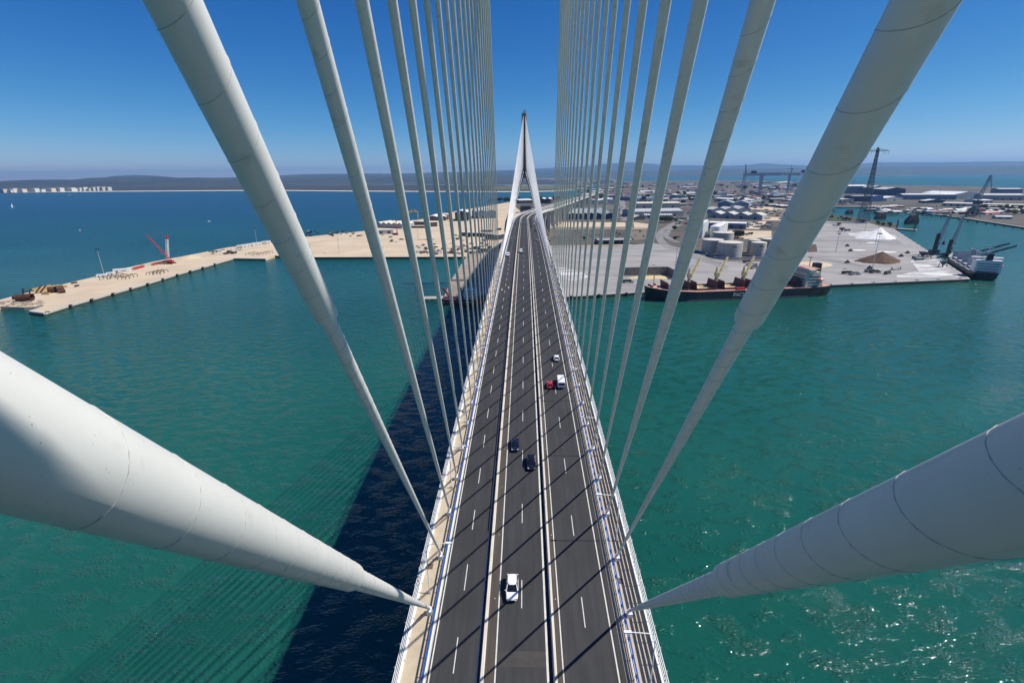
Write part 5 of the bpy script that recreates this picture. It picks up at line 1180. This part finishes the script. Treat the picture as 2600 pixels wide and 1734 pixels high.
lor = [(p8(1190, 815), .05, TR1, 'dark open tipper lorry parked nearest the moored bulk carrier stern'), (p8(1290, 830), .1, TR2, 'grey green tipper lorry parked beside the dark open tipper'), (p8(1510, 790), .12, TR2, 'pale tipper lorry below the tall light mast'), (p8(1580, 803), .14, TR1, 'dark tipper lorry alongside the pale one by the light mast'), (p8(1760, 815), .55, TR1, 'short dark lorry angled on the quay behind the ore heap'), (p8(1875, 755), .3, CWHITE, 'white sided lorry on the quay right of the ore heap'),
       (q4(1010 / 1.0 - 60, 330 - 150), 0, TR1, None), (q6(1370, 1165), .03, TR1, 'lorry with a dark load parked before the concrete panel wall'), (p7(1800, 1060), .1, TR1, 'dark lorry parked below the tank yard bund'), (p7(1880, 1130), -.1, CWHITE, 'white lorry among machinery behind the ship cranes'), (p7(1950, 1200), .2, TR2, 'grey low loader among machinery behind the ship cranes'), (p6(60, 990), .3, CWHITE, 'white lorry loading under the dark hopper'), (p6(170, 985), .5, TR1, 'dark lorry loading under the dark hopper'), (p8(1020, 130), .0, CWHITE, 'white lorry near the green bank'), (p8(1190, 205), .2, TR1, 'dark lorry parked beside the salt heap hopper')]
for (px, a, M_, lb) in lor:
    if lb is None: continue
    t = lorry_proto(lb, CWHITE if M_ is not CWHITE else TR2, M_, True); b = G(px, 3.12); t.location = (b.x, b.y, 3.12); t.rotation_euler.z = a
for (X, Y, lb) in ((1180, 425, 'dark wheel loader on the quay left of the ore heap'), (1225, 495, 'small dark loader beyond the wheel loader'), (1945, 570, 'dark loader between the ore heap and the harbour cranes'), (2035, 525, 'dark bulldozer near the harbour cranes'), (1495, 742, 'small dark loader at the foot of the tall light mast'), (1180, 660, 'small dark generator in the middle of the quay')):
    b = G(p8(X, Y), 3.12); t = thing('wheel_loader', lb, 'loader', (b.x, b.y, 3.12), .4)
    MB().box(-2.6, 2.2, -1.3, 1.3, 1.0, 2.4).build('body', CDARK, t); MB().box(-.8, .9, -.9, .9, 2.4, 3.7).build('cab', GLASS, t); MB().loft([[(3.2, -1.5, .3), (4.3, -1.5, .3), (4.3, 1.5, .3), (3.2, 1.5, .3)], [(3.0, -1.5, 1.5), (4.0, -1.5, 1.5), (4.0, 1.5, 1.5), (3.0, 1.5, 1.5)]]).beam((1.5, -.9, 1.8), (3.3, -.9, 1), .3).beam((1.5, .9, 1.8), (3.3, .9, 1), .3).build('bucket', YEL, t)
    for x in (-1.7, 1.6):
        for s_ in (-1, 1): MB().tube((x, s_ * 1.4 - .3, .8), (x, s_ * 1.4 + .3, .8), .8, .8, 12).build('wheel', TYRE, t)
# fenders and bollards along the quays
FEND = mat('fender_rubber', (0.012, 0.012, 0.013), .8)
fm = MB().tube((0, 0, -1.0), (0, 0, 3.6), 1.15, 1.15, 12).box(-1.5, 1.5, -.2, 1.6, 3.15, 3.5).mesh('fender', FEND)
def fender(px, label, group, M_=None):
    b = G(px, 3.0); return tag(link('fender', fm, None, (b.x + .4, b.y - .8, 0)), label, 'fender', group)
for px in ((120, 792), (179, 775), (233, 760), (287, 745), (331, 732), (375, 720), (413, 708), (450, 697), (483, 688), (515, 679), (545, 670)): fender(px, 'black tyre fender on the water edge of the sandy wharf', 'fenders of the sandy wharf')
for px in (e_(805, 1138), e_(975, 1130), e_(1147, 1122), e_(1322, 1114), e_(1495, 1104), e_(1665, 1098), e_(1838, 1088), (1450, 752.5), (1520, 748.5), (1590, 744.5)): fender(px, 'dark fender on the face of the grey quay', 'fenders of the grey quay')
for k in range(9): fender((2350 - 11 * k + (k * k) * .1, 634 - 7 * k), 'dark fender on the side of the grey quay along the basin', 'fenders of the quay side')
for k in range(16): fender((2250 + 23 * k, 531.8 + 3.15 * k), 'dark fender along the far quay of the basin', 'fenders of the far quay')
# rusty pipes, frames, stacked steel at the head of the wharf
RUST = mat('rusty_steel', (0.085, 0.030, 0.017), .8, var=.3, scale=.4); OCHRE = mat('ochre_steel', (0.48, 0.30, 0.10), .7, var=.15, scale=.3)
def pipe_thing(label, A, B, r_):
    A = G(A, 3.0) + Vector((0, 0, r_)); B = G(B, 3.0) + Vector((0, 0, r_)); d = (B - A).normalized(); a = d.orthogonal().normalized(); b = d.cross(a); n_ = 24
    rings = [[c + a * rr * math.cos(2 * math.pi * i / n_) + b * rr * math.sin(2 * math.pi * i / n_) for i in range(n_)] for c, rr in ((A, r_), (B, r_), (B, r_ * .9), (A, r_ * .9), (A, r_))]
    o = MB().loft(rings, False).build('steel_pipe', RUST); smooth_angle(o, 40); return tag(o, label, 'pipe')
pipe_thing('large rusty open pipe at the rubble end of the wharf', q3(270, 618), q3(500, 606), 3.5)
pipe_thing('slimmer rusty pipe lying behind the large open pipe', q3(205, 590), q3(330, 585), 1.8)
pipe_thing('wide rust red pipe beside the ochre beams', q3(850, 486), q3(960, 470), 3.4)
pipe_thing('rust red pipe with a pale rim beside the ochre beams', q3(735, 492), q3(835, 484), 3.1)
pipe_thing('short rust red pipe on the sand in front of the wide pipe', q3(885, 500), q3(980, 490), 2.0)
for j, (X0, Y0, X1, Y1) in enumerate(((500, 475, 820, 400), (560, 480, 880, 395), (480, 462, 760, 398), (640, 470, 960, 400), (800, 430, 1010, 405), (630, 520, 745, 518), (1070, 360, 1150, 345), (1120, 405, 1180, 393))):
    A = G(q3(X0, Y0), 3.0); B = G(q3(X1, Y1), 3.0); o = MB().beam(A + Vector((0, 0, .9 + .25 * (j % 3))), B + Vector((0, 0, .9 + .25 * (j % 3))), 1.6, 1.5).build('steel_beam', OCHRE if j < 6 else RUST); tag(o, 'long steel beam stacked near the rusty pipes at the wharf head', 'steel beam', 'steel beams at the wharf head')
fr = thing('bent_gantry_wreck', 'dark broken steel frame with raised arms among the ochre beams', 'steel frame')
def pt(X, Y): return G(q3(X, Y), 3.0)
b0 = pt(380, 525)
for (x0, y0, x1, y1) in ((345, 520, 345, 430), (440, 510, 450, 435), (345, 490, 450, 470)): MB().beam(b0 + Vector(rel(b0, q3(x0, y0))), b0 + Vector(rel(b0, q3(x1, y1))), 1.2).build('arm', DARK, fr)
b1 = pt(560, 500)
for (x0, y0, x1, y1) in ((530, 490, 615, 385), (600, 485, 685, 385), (450, 515, 720, 480)): MB().beam(b1 + Vector(rel(b1, q3(x0, y0))), b1 + Vector(rel(b1, q3(x1, y1))), 1.2).build('arm', DARK, fr)
# hoop frames laid out in rows on the sand
hoop = MB(); hp = [(-4.2, 0, 0), (-4.0, 0, 2.2), (-2.8, 0, 3.2), (2.8, 0, 3.2), (4.0, 0, 2.2), (4.2, 0, 0)]
for k in range(5): hoop.beam(hp[k], hp[k + 1], .5)
hm = hoop.mesh('hoop_frame', DARK)
for (X, Y) in ((1550, 300), (1600, 285), (1660, 270), (1720, 255), (1790, 238), (1700, 290), (1780, 272), (1860, 255), (1820, 295), (1880, 288), (1940, 262), (2000, 250)): v = G(q3(X, Y), 3.0); tag(link('hoop_frame', hm, None, (v.x, v.y, 3.0), .2), 'dark steel hoop standing on the sand near the white cabins', 'steel hoop', 'steel hoops near the white cabins')
for (X, Y) in ((240, 695), (290, 690), (340, 672), (400, 675), (340, 697), (400, 655), (460, 655)): v = G(q2(X, Y), 3.0); tag(link('hoop_frame', hm, None, (v.x, v.y, 3.0), .2), 'dark steel hoop standing on the sand below the red crane', 'steel hoop', 'steel hoops below the red crane')
for (X, Y) in ((1710, 405), (1760, 390), (1810, 385), (1830, 412), (1880, 400), (1930, 390), (1980, 380), (2030, 375)): v = G(q2(X, Y), 3.0); tag(link('hoop_frame', hm, None, (v.x, v.y, 3.0), .3), 'dark steel hoop standing on the sand by the dark sided ramp', 'steel hoop', 'steel hoops by the dark ramp')
# cabins and containers
def cabin(label, px, sx, sy, sz, M_, rz=0, zb=3.0, group=None, cat='cabin', nm='site_cabin'):
    b = G(px, zb); t = thing(nm, label, cat, (b.x, b.y, zb), rz, group)
    MB().box(0, sx, 0, sy, 0, sz).build('shell', M_, t); MB().box(-.1, sx + .1, -.1, sy + .1, sz, sz + .15).build('roof', RF['white'], t)
    MB().box(sx * .15, sx * .3, -.06, .03, 0, 2.0).build('door', DOORM, t); MB().box(sx * .5, sx * .8, -.06, .03, 1.1, 1.9).build('window', WINM, t); return t
cabin('white site cabin at the foot of the pale light mast', q3(1440, 268), 10, 4, 3.4, CWHITE, .5); cabin('long white site cabin along the seaward edge of the wharf', q3(1690, 195), 17, 5, 4, CWHITE, .5); cabin('white cabin next to the pale light mast base', q3(1590, 235), 7, 4, 3.2, CWHITE, .5)
for j, X in enumerate((1540, 1600, 1650, 1700, 1770, 1820, 1910, 1960)): cabin('white cabin in the row beyond the scrap steel on the wharf', q2(X, 305 - (X - 1540) * .16), 9, 7, 5, CWHITE if j % 3 else WL['cream'], .4, group='white cabins beyond the scrap steel')
rs2 = random.Random(5)
JUNK = [DARK, RUST, CDARK, CONC2, WL['brown'], CWHITE]
jm = []
for k, M_ in enumerate(JUNK):
    mb = MB()
    for q in range(6): x, y = rs2.uniform(-3, 3), rs2.uniform(-2, 2); mb.beam((x - rs2.uniform(1, 4), y, rs2.uniform(.3, 1.5)), (x + rs2.uniform(1, 4), y + rs2.uniform(-1, 1), rs2.uniform(.3, 2.5)), rs2.uniform(.3, 1.2))
    mb.box(-1.6, 1.4, -1.2, 1.3, 0, 1.8); jm.append(mb.mesh('scrap_pile', M_))
def junk(px, label, group): b = G(px, 3.0); k = rs2.randrange(len(jm)); o = tag(link('scrap_pile', jm[k], None, (b.x, b.y, 3.0), rs2.uniform(0, 6)), label, 'scrap', group); f = rs2.uniform(.6, 1.3); o.scale = (f, f, f)
for k in range(26): junk(q2(1120 + rs2.uniform(0, 480), 395 - rs2.uniform(0, 40) - rs2.uniform(0, 1) * 30), 'pile of dark scrap steel on the seaward side of the wharf', 'scrap piles on the wharf')
for k in range(60): junk(q1(rs2.uniform(820, 2050), rs2.choice((930, 945, 915, 880, 850)) + rs2.uniform(-12, 12)), 'low pile of stores along the inner quay of the wharf', 'stores along the inner quay')
for k in range(40): junk(q1(rs2.uniform(250, 2000), rs2.uniform(640, 860)), 'lone pile of materials on the open sand of the wharf', 'piles on the open sand')
for k in range(30): junk(b_(rs2.uniform(320, 820), 545 - rs2.uniform(0, 50) * 1.0), 'pile of blocks along the seaward rim of the wharf', 'piles along the seaward rim')
for k in range(40): junk(p5(rs2.uniform(-900, 1500), rs2.uniform(980, 1130)), 'pile of yard materials on the far bank', 'yard piles on the far bank')
for k in range(50): junk(p3(rs2.uniform(-300, 1400), rs2.uniform(820, 1120)), 'pile of yard materials in the shipyard', 'yard piles in the shipyard')
# rubble at the wharf head
rk = MB(); rr = random.Random(9)
for k in range(420):
    b = G((rr.uniform(-60, 112), rr.uniform(766, 780)), 2.2); s_ = rr.uniform(.8, 2.0)
    rk.loft([[(b.x + s_ * math.cos(i * 1.256 + k) * rr.uniform(.7, 1), b.y + s_ * math.sin(i * 1.256 + k) * rr.uniform(.7, 1), .6 + zz * s_) for i in range(5)] for zz in (0, 1.0, 1.5)])
tag(rk.build('rubble', ROCK), 'pale rubble armouring the outer end of the sandy wharf', 'rubble', kind='stuff')
# parked cars of the estate
pc = {}
for nm, P_ in (('white', PW), ('dark', PG), ('silver', PS), ('red', PR)):
    pc[nm] = (MB().loft([[(-2.1, -.85, .3), (2.1, -.85, .3), (2.1, .85, .3), (-2.1, .85, .3)], [(-2.1, -.85, .9), (2.05, -.85, .85), (2.05, .85, .85), (-2.1, .85, .9)]]).mesh('body', P_), MB().loft([[(-1.9, -.8, .9), (1.0, -.8, .9), (1.0, .8, .9), (-1.9, .8, .9)], [(-1.4, -.65, 1.45), (.4, -.65, 1.45), (.4, .65, 1.45), (-1.4, .65, 1.45)]]).mesh('cabin', GLASS))
for k in range(90):
    zone = k % 3
    px = (p2(rs2.uniform(960, 1400), rs2.uniform(1020, 1290)), q6(rs2.uniform(1230, 1400), rs2.uniform(30, 230)), p1(rs2.uniform(400, 1650), 1432 + rs2.uniform(0, 14)))[zone]
    nm = rs2.choice(('white', 'dark', 'silver', 'red', 'white')); b = G(px, 3.0)
    t = thing('parked_car', f'{nm} car parked ' + ('beside the service road of the estate', 'along the estate street', 'in front of the striped rooflight hall')[zone], 'car', (b.x, b.y, 3.0), rs2.uniform(0, 6), f'{nm} cars parked ' + ('by the service road', 'along the estate street', 'before the striped hall')[zone]); t.scale = (1.3, 1.3, 1.3)
    link('body', pc[nm][0], t); link('cabin', pc[nm][1], t)
# shipping containers and stacked goods in the yards
CONT = {'red': mat('container_red', (0.30, 0.045, 0.03), .6), 'blue': mat('container_blue', (0.03, 0.09, 0.25), .6), 'grey': mat('container_grey', (0.25, 0.26, 0.27), .6), 'white': mat('container_white', (0.62, 0.62, 0.6), .6), 'green': mat('container_green', (0.04, 0.13, 0.08), .6)}
cmesh = {}
for nm, M_ in CONT.items():
    cb_ = MB().box(-6, 6, -1.2, 1.2, 0, 2.6)
    for k in range(12): cb_.box(-5.8 + k, -5.4 + k, -1.28, 1.28, .15, 2.45)
    cmesh[nm] = cb_.mesh('container', M_)
YARDS = ((p7, (1500, 2330), (120, 260), 'behind the tank yard', 24), (p3, (450, 1300), (1130, 1420), 'on the plots behind the gabled sheds', 26), (p6, (-40, 260), (940, 1010), 'beside the loading hoppers', 12), (p4, (200, 1000), (860, 905), 'on the near edge of the far bank', 18), (p5, (-100, 2000), (1010, 1180), 'in the yards of the far bank', 34), (p2, (1000, 1700), (1000, 1400), 'around the service road yards', 24), (p3, (-200, 1350), (840, 1100), 'in the shipyard', 30))
for f_, xr, yr, where, n_ in YARDS:
    for k in range(n_):
        nm = rs2.choice(list(CONT)); b = G(f_(rs2.uniform(*xr), rs2.uniform(*yr)), 3.0)
        tag(link('container', cmesh[nm], None, (b.x, b.y, 3.0), rs2.choice((.15, .2, 1.7)) + rs2.uniform(-.08, .08)), f'{nm} steel container standing {where}', 'container', f'{nm} containers {where}')
# trees: tapered trunk, limbs and crowns of many small leaf clumps
LEAF = mat('leaves', (0.075, 0.10, 0.035), .8, col2=(0.022, 0.034, 0.012), scale=.35); BARK = mat('bark', (0.10, 0.075, 0.05), .9)
def tree_meshes(seed, R_, Hc, Ht):
    r = random.Random(seed); tk = MB(); tk.tube((0, 0, -.3), (.2, .1, Ht), .42, .25, 8)
    for k in range(6):
        a = k * 1.05 + r.uniform(-.3, .3); tk.tube((.15, .1, Ht * r.uniform(.6, 1)), (math.cos(a) * R_ * .6, math.sin(a) * R_ * .6, Ht + Hc * r.uniform(.2, .6)), .18, .06, 6)
    cr_ = MB(); lobes = [(r.uniform(-.55, .55) * R_, r.uniform(-.55, .55) * R_, Ht + Hc * r.uniform(.25, .75), R_ * r.uniform(.35, .6)) for _ in range(9)]
    for k in range(1500):
        lx, ly, lz, lr = r.choice(lobes); u = Vector((r.gauss(0, 1), r.gauss(0, 1), r.gauss(0, .8))).normalized() * lr * r.uniform(.45, 1.0) ** .5
        c = Vector((lx, ly, lz)) + u; s_ = r.uniform(.25, .6); a = Vector((r.gauss(0, 1), r.gauss(0, 1), r.gauss(0, 1))).normalized(); b = a.orthogonal().normalized()
        cr_.add([c - a * s_, c + b * s_ * .7, c + a * s_, c - b * s_ * .7], [(0, 1, 2, 3)])
    return tk.mesh('trunk', BARK), cr_.mesh('crown', LEAF)
TM = [tree_meshes(1, 5.0, 6, 3.2), tree_meshes(2, 4.0, 5, 2.6), tree_meshes(3, 6.5, 6.5, 3.4)]
def tree(label, px, k, s_, group=None, nm='tree'):
    b = G(px, 2.95); t = thing(nm, label, 'tree', (b.x, b.y, 2.95), rs2.uniform(0, 6), group); t.scale = (s_, s_, s_ * rs2.uniform(.85, 1.1)); link('trunk', TM[k][0], t); link('crown', TM[k][1], t)
for X in (700, 740, 790, 830, 870, 910, 930): tree('dark green tree in the clump beside the service road', p2(X, 1320 - abs(X - 820) * .12), 2, 1.25, 'clump by the service road')
for X in (1500, 1545, 1580, 1620, 1560): tree('tall green tree behind the low wide tank', p7(X, 500 - abs(X - 1560) * .3), X % 3, 1.35, 'trees behind the tank yard')
for X in (1660, 1700, 1760, 1820, 1880): tree('low green bush beside the tank yard trees', p7(X, 455 - (X - 1660) * .1), 1, .7, 'bushes beside the tank yard trees')
tree('round dark tree on the bend of the service road', q6(2075, 385), 0, 1.1); tree('small dark tree at the start of the service road', p2(1040, 1300), 1, 1.3); tree('dark bush at the tip of the service road island', q6(2075, 535), 1, .9); tree('dark bush alone on the tan plot under the stays', q6(725, 530), 1, .8)
for k in range(30): tree('scrub bush on the green bank below the lattice tower', (rs2.uniform(2100, 2270), 0), 0, 1) if False else None
for k in range(26):
    x = rs2.uniform(2098, 2262); yb_ = 546 + (x - 2098) * .155 + rs2.uniform(1, 8); tree('scrub bush on the green bank below the lattice tower', (x, yb_), k % 2, rs2.uniform(.5, .9), 'bushes on the green bank')
for k in range(40):
    x = rs2.uniform(1240, 1420); tree('dark tree lining the channel beyond the far pylon', (x, 513.5 - (x - 1240) * .03 + rs2.uniform(-1, 1.5)), k % 3, rs2.uniform(1.2, 2.0), 'trees lining the channel')
for k in range(36): tree('tree among the sheds of the far bank', p5(rs2.uniform(1000, 2340), rs2.uniform(990, 1180)), k % 3, rs2.uniform(.9, 1.4), 'trees of the far bank')
for k in range(110): tree('tree between the roofs of the industrial estate', (rs2.uniform(1520, 1990), rs2.uniform(468, 520)), k % 3, rs2.uniform(1.2, 2.2), 'trees of the industrial estate')
for k in range(30): tree('stunted bush on the rough tan ground', q6(rs2.uniform(150, 1700), rs2.uniform(380, 560)), 1, rs2.uniform(.3, .6), 'bushes on the tan ground')
# road signs behind the service road island
PI2 = 0
HAZE_D = 3.6e-5
# ------------------------------------------------------------------ haze over the bay
hz = MB().box(-43500, 43500, -3500, 43500, -7.5, 760)
HZ = bpy.data.materials.new('haze'); HZ.use_nodes = True; nt = HZ.node_tree; nt.nodes.clear()
out = nt.nodes.new('ShaderNodeOutputMaterial'); pv = nt.nodes.new('ShaderNodeVolumePrincipled')
pv.inputs['Color'].default_value = (0.30, 0.60, 1.0, 1); pv.inputs['Density'].default_value = HAZE_D; pv.inputs['Anisotropy'].default_value = 0.2
nt.links.new(pv.outputs[0], out.inputs['Volume'])
ho = hz.build('haze', HZ); tag(ho, 'thin pale sea haze over the whole bay', 'haze', kind='stuff')
